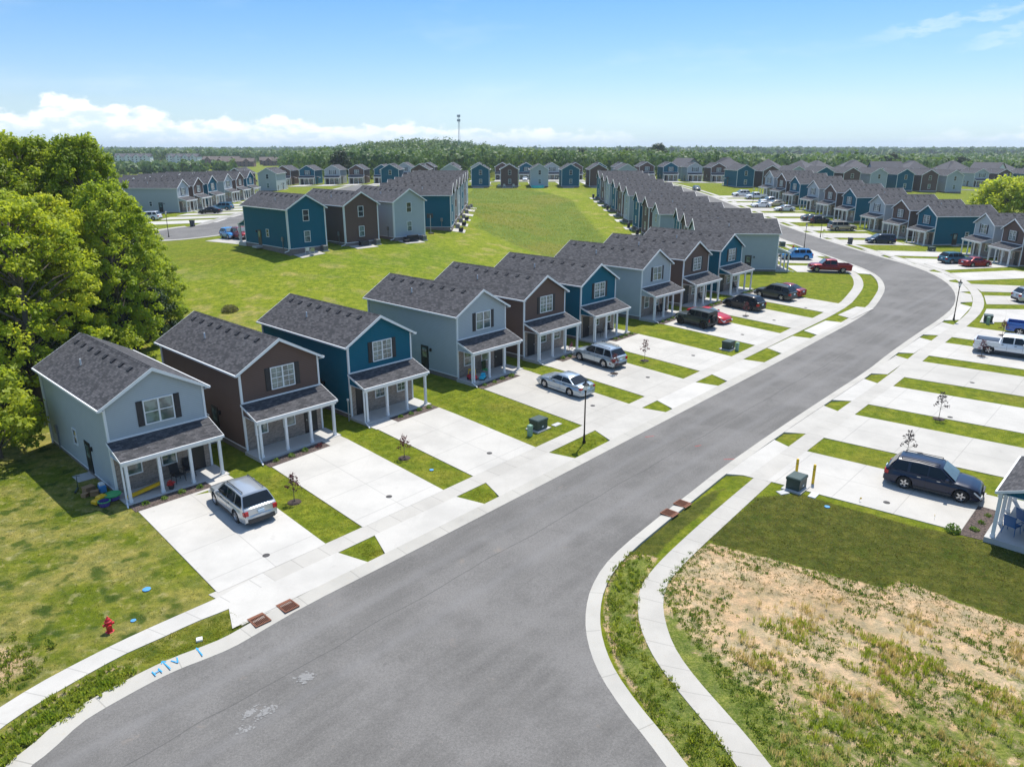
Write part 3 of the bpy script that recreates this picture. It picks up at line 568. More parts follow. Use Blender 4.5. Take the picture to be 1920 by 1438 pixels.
# ------------------------------------------------------------------ the house type of this estate
HW, HL = 3.04, 12.47; ZE, ZR = 5.60, 7.53; OV = .31; PITCH = (ZR - ZE) / (HW + OV)
def roofz(x): return ZR - PITCH * abs(x)
def window_parts(x, z0, w, h, y, nrm, double=False, glass='window_glass', child='pane', grid=False):
    """returns (frame_mesh, pane_mesh) for a window; nrm: '-y','+y','-x','+x' facing"""
    f = MB(); g = MB(); t = .07
    def add(mb, a0, a1, b0, b1, d0, d1):       # a along wall, b = z, d outward
        if nrm == '-y': mb.box(a0, a1, y - d1, y - d0, b0, b1)
        elif nrm == '+y': mb.box(a0, a1, y + d0, y + d1, b0, b1)
        elif nrm == '-x': mb.box(y - d1, y - d0, a0, a1, b0, b1)
        else: mb.box(y + d0, y + d1, a0, a1, b0, b1)
    x0, x1 = x - w / 2, x + w / 2; z1 = z0 + h; zm = (z0 + z1) / 2
    add(f, x0 - t, x0, z0 - t, z1 + t, .0, .06); add(f, x1, x1 + t, z0 - t, z1 + t, .0, .06)
    add(f, x0, x1, z1, z1 + t, .0, .06); add(f, x0, x1, z0 - t, z0, .0, .07)
    ms = [x] if double else []
    for m in ms: add(f, m - .05, m + .05, z0, z1, .0, .055)
    add(f, x0, x1 if not double else x - .05, zm - .025, zm + .025, .0, .045)
    if double: add(f, x + .05, x1, zm - .025, zm + .025, .0, .045)
    if grid:
        segs = [(x0, x - .05), (x + .05, x1)] if double else [(x0, x1)]
        for a, b in segs:
            c = (a + b) / 2
            add(f, c - .012, c + .012, z0, zm - .025, .0, .03); add(f, c - .012, c + .012, zm + .025, z1, .0, .03)
            for zz in ((z0 + zm) / 2, (z1 + zm) / 2): add(f, a, c - .012, zz - .012, zz + .012, .0, .028); add(f, c + .012, b, zz - .012, zz + .012, .0, .028)
    add(g, x0, x1, z0, z1, -.01, .012)
    return f, g
PC = {}
def house_protos(color, door, mirror, detail):
    key = (color, door, mirror, detail)
    if key in PC: return PC[key]
    sid = 'siding_' + color; out = []
    def P(name, mb, mat, kids=()):
        out.append((name, mb.mesh(name, mat, mirror), [(k, m2.mesh(k, mt, mirror)) for k, m2, mt in kids])); return out[-1]
    # walls
    m = MB(); zl = .10
    wt_ = ZE + OV * PITCH - .17; za = ZR - .17
    m.prism([(-HW, 3.2), (HW, 3.2), (HW, wt_), (0, za), (-HW, wt_)], 'y', 0., .12)               # front gable wall
    m.prism([(-HW, zl), (HW, zl), (HW, wt_), (0, za), (-HW, wt_)], 'y', HL - .12, HL)           # rear
    m.box(-HW, -HW + .12, .12, HL - .12, zl, wt_); m.box(HW - .12, HW, .12, HL - .12, zl, wt_)
    m.box(-HW, -HW + .12, 0, .12, zl, 3.2); m.box(HW - .12, HW, 0, .12, zl, 3.2)
    for s in (-1, 1):                                                                          # sided cheeks of the porch roof
        a, b = (s * HW, s * (HW - .08)); m.prism([(0, 2.60), (0, 3.36), (-1.88, 2.60)], 'x', min(a, b), max(a, b))
    P('wall', m, sid)
    m = MB(); m.box(-HW + .12, HW - .12, -.02, .12, -.02, 3.2) if door else None; P('brick_wall', m, 'brick')
    m = MB(); m.box(-HW - .04, HW + .04, .02, HL + .04, -1.1, zl - .002); P('foundation', m, 'foundation')
    # trim
    m = MB()
    for s in (-1, 1):
        for yy in ((-.035, .10), (HL - .10, HL + .035)):
            a, b = s * (HW + .035), s * (HW - .10); m.box(min(a, b), max(a, b), yy[0], yy[1], zl if yy[0] > 1 else .02, wt_ + .05)
        a, b = s * (HW + .002), s * (HW + .03); m.box(min(a, b), max(a, b), .10, HL - .10, zl, zl + .07)
    m.box(-HW + .1, HW - .1, HL + .002, HL + .03, zl, zl + .07)
    m.box(-HW - .06, HW + .06, -.06, -.0, 3.40, 3.50)
    P('corner_trim', m, 'white_trim')
    # roof
    m = MB(); xo = HW + OV; y0, y1 = -.27, HL + .27
    for s in (-1, 1):
        vs = [(0, y0, ZR), (0, y1, ZR), (s * xo, y1, ZE), (s * xo, y0, ZE), (0, y0, ZR - .05), (0, y1, ZR - .05), (s * xo, y1, ZE - .05), (s * xo, y0, ZE - .05)]
        fs = [(0, 1, 2, 3), (4, 7, 6, 5), (0, 3, 7, 4), (1, 5, 6, 2), (2, 6, 7, 3)]
        if s == 1: fs = [f[::-1] for f in fs]
        m.add(vs, fs)
    for i in range(int((y1 - y0) / .34)):      # ridge cap shingles
        yy = y0 + .02 + i * .34; m.add([(-.14, yy, ZR - .14 * PITCH + .02), (0, yy, ZR + .035), (.14, yy, ZR - .14 * PITCH + .02), (-.14, yy + .33, ZR - .14 * PITCH + .008), (0, yy + .33, ZR + .012), (.14, yy + .33, ZR - .14 * PITCH + .008)], [(0, 1, 4, 3), (1, 2, 5, 4), (0, 2, 1)])
    P('roof', m, 'shingle')
    m = MB()
    for s in (-1, 1):
        for yy in ((y0 - .03, y0 + .0), (y1 + .0, y1 + .03)):
            pr = [(0, ZR + .01), (s * (xo + .02), ZE + .0), (s * (xo + .02), ZE - .19), (0, ZR - .22)]
            m.prism(pr if s == -1 else pr[::-1], 'y', yy[0], yy[1])
        a, b = s * (HW + .002), s * (xo - .02); m.box(min(a, b), max(a, b), y0, y1, ZE - .16, ZE - .13)       # soffit
    P('fascia', m, 'white_trim')
    m = MB()
    for s in (-1, 1):
        a, b = s * (xo - .01), s * (xo + .11); m.prism([(min(a, b), ZE - .03), (min(a, b), ZE - .15), (max(a, b) - .02, ZE - .15), (max(a, b), ZE - .03)], 'y', y0 - .02, y1 + .02)
    P('gutter', m, 'white_trim')
    # porch roof
    m = MB(); px = HW + .12; pz0, pz1, py = 3.42, 2.70, -1.97
    m.add([(-px, 0, pz0), (px, 0, pz0), (px, py, pz1), (-px, py, pz1), (-px, 0, pz0 - .05), (px, 0, pz0 - .05), (px, py, pz1 - .05), (-px, py, pz1 - .05)],
          [(0, 3, 2, 1), (4, 5, 6, 7), (3, 7, 6, 2), (0, 4, 7, 3), (1, 2, 6, 5)])
    P('porch_roof', m, 'shingle_porch')
    m = MB(); m.box(-px - .02, px + .02, py - .09, py + .0, pz1 - .15, pz1 + .0); m.box(-px + .05, px - .05, py + .08, py + .26, pz1 - .34, pz1 - .06)
    for s in (-1, 1):
        a, b = s * px, s * (px + .025); m.prism([(0, pz0 + .01), (0, pz0 - .15), (py, pz1 - .15), (py, pz1 + .01)], 'x', min(a, b), max(a, b))
    m.box(-px + .05, px - .05, py + .26, -.03, 2.56, 2.59)
    P('porch_beam', m, 'white_trim')
    for i in range(4):
        x = 2.92 * (-1 + 2 * i / 3) * .985; m = MB(); m.box(x - .085, x + .085, py + .09, py + .26, .0, pz1 - .3); m.box(x - .11, x + .11, py + .065, py + .285, .0, .16)
        P('porch_post', m, 'white_trim')
    m = MB(); m.box(-3.2, 3.2, -2.12, .03, -.65, .0)
    P('porch_floor', m, 'porch_slab')
    # windows
    f, g = window_parts(.15, 3.98, 1.72, 1.46, 0, '-y', True, grid=(color != 'grey' or door == 'L'))
    P('window', f, 'white_trim', [('pane', g, 'window_glass')])
    for s in (-1, 1):
        m = MB(); x0 = .15 + s * .96; x1 = x0 + s * .37; a, b = min(x0, x1), max(x0, x1); m.box(a, b, -.035, -.002, 3.90, 5.52)
        for k in range(2): m.box(a + .05, b - .05, -.05, -.035, 3.97 + k * .79, 4.67 + k * .79)
        P('shutter', m, 'shutter')
    sgn = 1 if door == 'R' else -1
    for x in ((-1.85, .30) if sgn == 1 else (1.85, -.30)):
        f, g = window_parts(x, 1.02, .84, 1.28, -.02, '-y', grid=(sgn == -1)); P('window', f, 'white_trim', [('pane', g, 'window_glass')])
    dx = 2.05 * sgn; m = MB(); m.box(dx - .47, dx + .47, -.06, -.021, .05, 2.18); m.box(dx - .53, dx + .53, -.045, -.021, .02, 2.24)
    k = MB(); k.box(dx - .38 * sgn - .03, dx - .38 * sgn + .03, -.12, -.062, 1.0, 1.09)
    P('front_door', m, 'black_paint', [('handle', k, 'steel')])
    m = MB(); m.box(dx - sgn * .95 - .2, dx - sgn * .95 + .2, -.05, -.021, 2.0, 2.12); P('house_number_plate', m, 'pipe_pvc')
    # left side : door, window, lamp (garden side seen from the road)
    m = MB(); m.box(-HW - .05, -HW - .001, 3.85, 4.83, .10, 2.25); k = MB(); k.box(-HW - .065, -HW - .052, 4.05, 4.62, 1.2, 2.05)
    P('side_door', m, 'black_paint', [('door_pane', k, 'window_glass')])
    m = MB(); m.box(-HW - .16, -HW - .001, 3.42, 3.56, 1.85, 2.12); P('wall_lamp', m, 'black_paint')
    f, g = window_parts(6.7, 1.45, .62, 1.0, -HW, '-x'); P('window', f, 'white_trim', [('pane', g, 'window_glass_dark')])
    m = MB(); m.box(-HW - 1.05, -HW - .03, 3.7, 5.0, -.30, -.06); P('door_step', m, 'porch_slab')
    m = MB(); m.bbox(-HW - .16, -HW - .002, 10.6, 11.0, 1.1, 1.7, .03); m.box(-HW - .10, -HW - .002, 10.74, 10.82, -.2, 1.1); P('meter_cabinet', m, 'ac_metal')
    # right side : door under a small roof
    m = MB(); m.box(HW + .001, HW + .05, 3.2, 4.18, .10, 2.25); P('side_door', m, 'black_paint')
    m = MB(); m.add([(HW, 2.5, 3.05), (HW, 4.9, 3.05), (HW + 1.15, 4.9, 2.68), (HW + 1.15, 2.5, 2.68), (HW, 2.5, 2.98), (HW, 4.9, 2.98), (HW + 1.15, 4.9, 2.61), (HW + 1.15, 2.5, 2.61)], [(0, 3, 2, 1), (4, 5, 6, 7), (3, 7, 6, 2), (0, 4, 7, 3), (1, 2, 6, 5)])
    k = MB(); k.box(HW + 1.15, HW + 1.24, 2.48, 4.92, 2.56, 2.69)
    P('side_canopy', m, 'shingle', [('canopy_gutter', k, 'white_trim')])
    # rear
    for zz, gl in ((3.9, 'window_glass_dark'), (.95, 'window_glass')):
        f, g = window_parts(-.1, zz, .86, 1.45, HL, '+y'); P('window', f, 'white_trim', [('pane', g, gl)])
    # roof fittings on the left slope
    for i in range(8):
        yy = 1.6 + i * (HL - 2.6) / 7; x = -.62; z = roofz(x); m = MB(); m.prism([(x - .22, roofz(x - .22) + .005), (x - .20, roofz(x - .22) + .08), (x + .06, roofz(x + .06) + .11), (x + .18, roofz(x + .18) + .005)], 'y', yy - .15, yy + .15)
        pass
        P('roof_vent', m, 'vent_metal')
    m = MB(); m.tube((-1.75, 7.4, roofz(1.75) - .02), (-1.75, 7.4, roofz(1.75) + .42), .055, n=10); P('vent_pipe', m, 'pipe_pvc')
    if detail:
        for (x, y, kx, ky, z1) in ((-HW - .06, -1.80, -.25, -.9, 2.5), (-HW - .10, HL - .1, -.75, .1, ZE - .15)):
            m = MB(); m.box(x - .045, x + .045, y - .04, y + .04, .0 if y < 0 else -.1, z1); z0 = .0 if y < 0 else -.1
            m.tube((x, y, z0), (x + kx, y + ky, z0 - .16), .055, n=6); P('downspout', m, 'white_trim')
        for s in (1,):
            m = MB(); m.box(HW + .06, HW + .15, HL - .14, HL - .06, -.1, ZE - .15); P('downspout', m, 'white_trim')
    PC[key] = out; return out
CNAME = {'grey': 'light grey', 'brown': 'brown', 'teal': 'dark teal'}
HOUSES = []
def house(color, x, y, z, yaw, label, group, door='R', mirror=False, detail=True):
    o = thing(color + '_house', label, 'house', (x, y, z), R(yaw), group)
    parts_of(o, house_protos(color, door, mirror, detail)); HOUSES.append((x, y, z, yaw, mirror)); return o
def local(x, y, yaw, lx, ly):
    a = R(yaw); return (x + lx * math.cos(a) - ly * math.sin(a), y + lx * math.sin(a) + ly * math.cos(a))
# small copied things behind and in front of the houses
shrub_meshes = []
def leaf_ball(r, n, s, seed, squash=.8, z0=0.):
    g = np.random.default_rng(seed); m = MB()
    for i in range(n):
        d = g.normal(size=3); d /= np.linalg.norm(d); rr = r * (.35 + .65 * g.random() ** .5); c = d * rr; c[2] = abs(c[2]) * squash * 1.3 + z0
        a = g.normal(size=3); a /= np.linalg.norm(a); b = np.cross(a, g.normal(size=3)); b /= np.linalg.norm(b); q = s * (.6 + .8 * g.random())
        m.add([c - a * q, c - b * q * .5, c + a * q, c + b * q * .5], [(0, 1, 2, 3)])
    return m
def mat_leaf(name, c, c2, trans=.35, sc_=.5):
    t = NT(name); p = t.pos(); n = t.noise(p, sc_, 4, .6); f = t.noise(p, 7., 2); oi = t.n('ShaderNodeObjectInfo')
    col = t.mix(t.ramp(n, .3, .7), c, c2); col = t.mix(1., col, t.mix(f, (.65, .65, .65), (1.35, 1.35, 1.35)), 'MULTIPLY')
    col = t.mix(1., col, t.mix(oi.outputs['Random'], (.86, .9, .9), (1.15, 1.08, 1.)), 'MULTIPLY')
    t.col(col); t.rough(.55); t.b.inputs['Specular IOR Level'].default_value = .3
    tr = t.n('ShaderNodeBsdfTranslucent'); t.l(t.mix(1., col, (1.55, 1.45, 1.2), 'MULTIPLY'), tr.inputs[0]); mx = t.n('ShaderNodeMixShader'); mx.inputs[0].default_value = trans
    t.l(t.b.outputs[0], mx.inputs[1]); t.l(tr.outputs[0], mx.inputs[2]); t.l(mx.outputs[0], t.t.nodes['Material Output'].inputs[0]); M[name] = t.m
mat_leaf('leaf_shrub', (.10, .19, .02), (.17, .25, .04)); mat_leaf('leaf_red', (.09, .025, .035), (.14, .04, .04)); mat_leaf('leaf_dark', (.035, .07, .02), (.06, .10, .025))
SHRUB = [leaf_ball(.26, 90, .07, 5 + i).mesh('foliage', 'leaf_shrub') for i in range(3)]
SHRUB_RED = leaf_ball(.28, 90, .07, 15).mesh('foliage', 'leaf_red')
def shrub(x, y, label, group='small shrubs in the mulch beds', me=None, s=1.):
    o = obj('shrub', me or SHRUB[rnd.randrange(3)], None, (x, y, T(x, y) + .03), rnd.random() * 6); o.scale = (s, s, s); tag(o, label, 'shrub', group); return o
ac = MB(); ac.bbox(-.38, .38, -.38, .38, .08, .80, .04); acg = MB()
for i in range(9): acg.box(-.395, .395, -.395, .395, .13 + i * .07, .155 + i * .07)
acf = MB(); acf.lathe([(.30, .801), (.30, .82), (.05, .83)], 14); acp = MB(); acp.box(-.5, .5, -.5, .5, -.1, .08)
AC = [('casing', ac.mesh('casing', 'ac_metal'), [('fan_grille', acf.mesh('fan_grille', 'black_paint'))]), ('louvre', acg.mesh('louvre', 'ac_metal')), ('base_pad', acp.mesh('base_pad', 'porch_slab'))]
ORD = ['first', 'second', 'third', 'fourth', 'fifth', 'sixth', 'seventh', 'eighth', 'ninth', 'tenth', 'eleventh', 'twelfth']
AC_N = [0]
def rear_set(x, y, z, yaw, row, i, color, ac_on=True):
    # patio slab and air-conditioning unit behind a house
    q = [local(x, y, yaw, lx, ly) for lx, ly in ((-1.2, HL + .1), (2.6, HL + .1), (2.6, HL + 2.3), (-1.2, HL + 2.3))]
    struct(sheet('patio', q, .09, 'concrete_plain'))
    if ac_on:
        p = local(x, y, yaw, -2.1, HL + .75); o = thing('air_conditioner', 'air conditioner behind the %s house, %s' % (CNAME[color], row % ORD[i]), 'air conditioner', (p[0], p[1], T(*p) + .04), R(yaw), 'air conditioners behind the houses'); parts_of(o, AC)
WHERE1 = ['silver suv on its drive', 'second, empty drive', 'third, empty drive', 'toy cars on its porch', 'pink bicycle on its porch', 'sixth from the left', 'seventh, boxy off-roader outside', 'eighth, black suv outside', 'ninth, by the corner lawn']
NEAR1 = ['nearest', 'second', 'third', 'fourth', 'fifth', 'sixth', 'seventh', 'eighth', 'ninth']
for i, (c, x, y, z, a, d) in enumerate(ROW1):
    house(c, x, y, z, a, '%s house with white porch posts, %s' % (CNAME[c], WHERE1[i]), 'houses along the near side of the curving street', d)
    driveway((x, y), 47.3, D=-27.5 - (x * DN[0] + y * DN[1]), skew=4.4)
    s = 1 if d == 'R' else -1
    w0, w1 = (1.55, 3.05) if d == 'R' else (-3.15, -1.15)
    P_ = lambda lx, ly: local(x, y, a, lx, -ly)
    patch('front_walk', [(P_(w0, 2.13), P_(w1, 2.13)), (P_(w0, 3.27), P_(w1, 3.27))], .078, 'concrete_plain')
    b0, b1 = (-3.15, 1.55) if d == 'R' else (-1.15, 3.05)
    struct(sheet('mulch_bed', [P_(b0, 3.25), P_(b1, 3.25), P_(b1, 2.12), P_(b0, 2.12)], .062, 'mulch', skirt=.05))
    for k in range(4):
        lx = b0 + .8 + k * (b1 - b0 - 1.4) / 3; q = P_(lx, 2.6 + .1 * (k % 2))
        shrub(q[0], q[1], 'small shrub, %s in the mulch bed of the %s house in the near row' % (ORD[k], NEAR1[i]), s=.85 + .3 * rnd.random(), me=SHRUB_RED if (i in (1, 4, 7) and k == 3) else None)
struct(sheet('driveway_apron', [(-12.95, 29.85), W(12.75, -28.24), W(15.6, -28.22), W(15.9, -30.3), W(20.1, -30.3), W(20.1, -31.5), W(12.9, -31.65)], .070, 'concrete_plain'))
# the long row whose rear gables face the meadow (fronts to the far street)
for i, (c, x, y, z, a) in enumerate(MROW):
    house(c, x, y, z, a, '%s house in the long row right of the meadow, %s from its near end' % (CNAME[c], ORD[i]), 'long row of houses backing onto the meadow', 'R' if i % 2 else 'L')
    driveway((x, y), a, EL)
    rear_set(x, y, z, a, '%s in the long row', i, c)
WR = ['red sedan and blue suv outside', 'beside the big lawn', 'its broad side wall showing', 'behind the dark minivan', 'next to the long tan suv', 'with the black suv outside', 'seventh from the right', 'eighth from the right', 'behind the white sedan, ninth from the right', 'tenth from the right', 'last of its row, by the white pickup', 'only its porch post showing at the right edge']
for i, (c, x, y, z, a) in enumerate(RROW):
    house(c, x, y, z, a, '%s house facing the far street, %s' % (CNAME[c], WR[i]), 'houses on the right of the far street', 'R' if i % 2 else 'L', mirror=True)
    if i != 11: driveway((x, y), a, ER, walk=3.2, walk_in=1.95, kerb=.66)
# house at the lower right corner: only its porch shows
tx, ty = W(46.5, -3.45)
house('teal', tx, ty, .62, 227.3, 'dark teal house cut by the lower right edge, blue chairs on its porch', None, 'L', mirror=False)
# rear-facing houses on the rise behind the near row
for i, (c, x, y, z, a, w) in enumerate(GROW):
    house(c, x, y, z, a, '%s house seen from behind on the rise, %s' % (CNAME[c], w), 'three houses seen from behind on the rise', 'R', mirror=True)
    rear_set(x, y, z, a, '%s of the three on the rise', i, c)
for i, (c, x, y, z, a) in enumerate(G4):
    house(c, x, y, z, a, '%s house in the row left of the meadow, %s from the front' % (CNAME[c], ORD[i]), 'row of houses left of the meadow', 'R', mirror=True)
    driveway((x, y), a, D=17.5, apron=False, walk=0)
    rear_set(x, y, z, a, '%s left of the meadow', i, c)
# left: row facing right across the cul-de-sac street
KROW = [('grey', -79.2, 185.0, 5.6, 89.), ('brown', -79.2, 194.3, 5.7, 90.), ('teal', -79.2, 203.6, 5.8, 90.), ('grey', -79.2, 215.0, 5.9, 90.), ('brown', -79.2, 224.5, 6.0, 90.), ('teal', -79.2, 233.5, 6.05, 90.)]
for i, (c, x, y, z, a) in enumerate(KROW):
    house(c, x, y, z, a, '%s house facing right at the upper left, %s from its near end' % (CNAME[c], ORD[i]), 'row of houses at the upper left', 'R' if i % 2 else 'L')
    driveway((x, y), a, D=19.5, apron=False, walk=0)
for i, c in enumerate(['teal', 'grey', 'brown']):      # hidden behind the trees but for their drives
    driveway((-79.0, 175.0 - i * 9.4), 90., D=19.5, apron=False, walk=0)
house('teal', -86.5, 168.0, 5.4, 90., 'dark teal house mostly hidden by the tall left trees', None, 'L')
for i, c in enumerate(['grey', 'brown', 'teal', 'grey', 'brown', 'grey', 'teal']):
    house(c, -118, 205 + i * 10., 4.8, 270., '%s house of the rear upper left row, %s from the near end' % (CNAME[c], ORD[i]), 'rear row of houses at the upper left', 'R', mirror=False, detail=False)
house('grey', -83.6, 275.2, 6.2, 181.5, 'light grey house seen from behind where the left row ends', None, 'R', detail=False)
house('brown', -94.5, 275.6, 6.1, 181.5, 'brown house seen from behind beside the light grey one, upper left', None, 'R', detail=False)
for i, (c, x, w) in enumerate([('brown', -92.3, 'left of the dark teal one'), ('teal', -82.6, 'its paler side wall showing'), ('grey', -72.4, 'between teal and brown'), ('brown', -62.7, 'next to the round dark tree'), ('teal', -52.5, 'half hidden by roofs')]):
    house(c, x, 312., 5.75 + .13 * i, 0., '%s house in the far left row, %s' % (CNAME[c], w), 'far left houses facing the camera', 'L', detail=False); driveway((x, 312.), 0., D=16.8, apron=False, walk=0)
for i, (c, x) in enumerate([('teal', -42.0), ('brown', -31.8), ('grey', -21.3), ('teal', -11.0), ('brown', -1.0), ('grey', 9.3), ('teal', 20.0), ('brown', 29.6), ('grey', 39.4)]):
    house(c, x, 278.0, 7.45, 180.5, '%s house seen from behind across the meadow, %s from the left' % (CNAME[c], ORD[i]), 'houses seen from behind across the meadow', 'R', detail=False)
    driveway((x, 278.0), 180.5, D=24, apron=False, walk=0)
    if i > 1: rear_set(x, 278.0, 7.45, 180.5, '%s across the meadow', i, c, ac_on=False)
for i, (c, x) in enumerate([('grey', -46.5), ('brown', -36.5), ('teal', -26.0), ('grey', -14.6), ('brown', -4.2), ('teal', 6.1), ('grey', 17.2), ('brown', 27.4), ('teal', 37.6), ('grey', 47.2)]):
    house(c, x, 334., 6.6, 0., '%s house in the back row beyond the meadow, %s from the left' % (CNAME[c], ORD[i]), 'back houses facing the camera beyond the meadow', 'R' if i % 2 else 'L', detail=False); driveway((x, 334.), 0., D=19, apron=False, walk=0)
for i, (c, x) in enumerate([('brown', 56.0), ('teal', 65.9), ('grey', 76.0), ('brown', 85.8)]):
    house(c, x, 322.2, 7.1 - .15 * i, 0., '%s house closing the far street, %s from the left' % (CNAME[c], ORD[i]), 'houses closing the end of the far street', 'L', detail=False); driveway((x, 322.), 0., D=13, apron=False, walk=0)
for i, (c, x, y) in enumerate([('teal', 80.2, 281.2), ('brown', 89.4, 282.), ('grey', 98.9, 282.8), ('teal', 108.8, 283.5), ('brown', 118.5, 284.3), ('grey', 128.4, 285.1), ('teal', 138.3, 286.), ('brown', 147.4, 286.8), ('grey', 156.7, 287.5)]):
    house(c, x, y, 7.1 - .25 * i, 184.5, '%s house seen from behind at the upper right, %s from the left' % (CNAME[c], ORD[i]), 'houses seen from behind at the upper right', 'R', detail=False)
for i, (c, x) in enumerate([('brown', 147.), ('grey', 158.), ('brown', 171.), ('teal', 181.), ('grey', 201.), ('brown', 211.), ('teal', 223.)]):
    house(c, x, 331., 4.5 - .1 * i, 0., '%s house peeping over the upper right row, %s from left' % (CNAME[c], ORD[i]), 'houses peeping over the upper right row', 'L', detail=False)
# far streets
struct(sheet('street', [(-140, 288), (-60, 292), (-20, 301), (40, 303), (100, 303), (170, 300), (260, 290), (260, 297), (170, 308), (100, 311), (40, 311), (-20, 309), (-60, 300), (-140, 296)], .055, 'asphalt', cell=6))
bulb = [(-57.5 + 9.5 * math.cos(t), 139.5 + 9.5 * math.sin(t)) for t in np.linspace(math.pi * .72, math.pi * 2.28, 22)]
struct(sheet('cul_de_sac', bulb + [(-52.0, 152), (-52.0, 292), (-59.6, 292), (-60.2, 152)], .060, 'asphalt'))
bo = [(-57.5 + 11.2 * math.cos(t), 139.5 + 11.2 * math.sin(t)) for t in np.linspace(math.pi * .70, math.pi * 2.30, 26)]
struct(ribbon('kerb', [(-57.5 + 9.5 * math.cos(t), 139.5 + 9.5 * math.sin(t)) for t in np.linspace(math.pi * .70, math.pi * 2.30, 26)], bo, .068, 'concrete_kerb', .10))
struct(sheet('sidewalk', [(-60.2, 150), (-60.2, 290), (-62.4, 290), (-62.4, 147)], .085, 'concrete_walk')); struct(sheet('sidewalk', [(-52, 150), (-52, 290), (-49.8, 290), (-49.8, 147)], .085, 'concrete_walk'))
struct(sheet('driveway', [(-70, 139), (-68, 146), (-84, 150), (-86, 143)], .08, 'concrete_plain')); struct(sheet('driveway', [(-66, 131), (-62, 129.5), (-66, 120), (-74, 124)], .08, 'concrete_plain'))
for (x, y, a) in ((-38.3, 116.8, 226.6), (-31.8, 123.7, 226.4), (-25.2, 130.5, 225.)): driveway((x, y), a, D=14 if x < -36 else 20, apron=False, walk=0)
# ---- right-hand side of the near street: drives, each ends at a house outside the picture
for u in (46.6, 55.9, 65.1, 74.5, 83.1, 92.1):
    driveway(W(u, -3.4), 227.3, ER, skew=-6.3, y0=3.3 if u < 50 else 2.6, x0=-3.1, x1=3.0, walk=3.2, walk_in=1.95, kerb=.66)
struct(sheet('driveway_apron', [W(42.0, -19.72), W(42.2, -18.1), W(42.5, -16.7), W(46.9, -16.9), W(46.9, -19.75)], .0765, 'concrete_plain'))
struct(sheet('mulch_bed', [W(43.4, -5.6), W(47.6, -5.6), W(47.6, -6.75), W(43.2, -6.75)], .062, 'mulch', skirt=.05))
struct(sheet('front_walk', [W(47.6, -5.5), W(49.6, -5.5), W(49.5, -6.9), W(47.6, -6.9)], .078, 'concrete_plain'))
# fan of drives round the outside of the bend
fan = [((60.01, 92.93), (80, 92.9), (63.09, 98.58), (80, 97.5)), ((64.35, 101.28), (84, 99.8), (66.22, 107.0), (84, 104.6)), ((67.14, 109.7), (88, 115.2), (68.56, 116.26), (86, 121.3)), ((68.95, 118.75), (83.5, 123.8), (69.03, 125.09), (80, 128.6))]
fan[3] = ((68.95, 118.95), (82.0, 123.3), (69.03, 124.9), (81.5, 129.0))
for a, b, c, d in fan:
    patch('driveway', [(b, d), (a, c)], .078, 'concrete_drive')
    mid = ((a[0] + c[0]) / 2, (a[1] + c[1]) / 2); j = min(range(len(ER)), key=lambda i: math.dist(ER[i], mid)); 
    o1 = offset(ER, -1.93); o2 = offset(ER, -.68)
    ja = min(range(len(ER)), key=lambda i: math.dist(o1[i], a)); jc = min(range(len(ER)), key=lambda i: math.dist(o1[i], c))
    patch('driveway_apron', [(o1[ja], o1[jc]), (o2[max(ja - 1, 0)], o2[jc + 1])], .078, 'concrete_plain')
patch('driveway', [((80, 84.5), (80, 90.0)), (W(97.2, -17.2), (58.31, 90.12))], .078, 'concrete_drive')
o1 = offset(ER, -1.93); o2 = offset(ER, -.68); ja = min(range(len(ER)), key=lambda i: math.dist(o1[i], W(97.3, -18.5))); jc = min(range(len(ER)), key=lambda i: math.dist(o1[i], (57.2, 90.9)))
patch('driveway_apron', [(o1[ja], o1[jc]), (o2[ja - 1], o2[min(jc + 1, len(ER) - 1)])], .078, 'concrete_plain')

# ------------------------------------------------------------------ vehicles
CARC = {}
def wheel_protos(r, w, dark=False):
    k = ('wheel', r, w, dark)
    if k in CARC: return CARC[k]
    t = MB(); t.lathe([(r * .62, -w / 2), (r * .93, -w / 2), (r, -w * .32), (r, w * .32), (r * .93, w / 2), (r * .62, w / 2), (r * .60, w * .25)], 22, axis='y')
    m = MB(); m.lathe([(r * .63, w * .5), (r * .60, w * .42), (r * .56, w * .30), (.01, w * .30)], 18, axis='y'); m.lathe([(r * .63, -w * .5), (r * .6, -w * .42), (r * .56, -w * .3), (.01, -w * .3)], 18, axis='y')
    for s in (-1, 1):
        for i in range(5):
            a = 2 * math.pi * i / 5; ca, sa = math.cos(a), math.sin(a); y = s * w * .44
            pts = [(r * .10, -.055), (r * .60, -.035), (r * .60, .035), (r * .10, .055)]
            vs = [(p[0] * ca - p[1] * sa, y, p[0] * sa + p[1] * ca) for p in pts] + [(p[0] * ca - p[1] * sa, y - s * .05, p[0] * sa + p[1] * ca) for p in pts]
            f = [(0, 1, 2, 3), (1, 0, 4, 5), (3, 2, 6, 7), (2, 1, 5, 6), (0, 3, 7, 4)]
            m.add(vs, f if s < 0 else [q[::-1] for q in f])
    hub = MB(); hub.lathe([(r * .57, w * .31), (.01, w * .31)], 16, axis='y'); hub.lathe([(r * .57, -w * .31), (.01, -w * .31)], 16, axis='y')
    CARC[k] = ('wheel', t.mesh('wheel', 'tyre', smooth=False), [('rim', m.mesh('rim', 'rim_dark' if dark else 'rim')), ('brake_disc', hub.mesh('brake_disc', 'pit'))]); return CARC[k]
def arc_pts(cx, r, zc, zb, n=9):
    a0 = math.asin(max(-1, min(1, (zb - zc) / r))); return [(cx + r * math.cos(t), zc + r * math.sin(t)) for t in np.linspace(math.pi - a0, a0, n)]
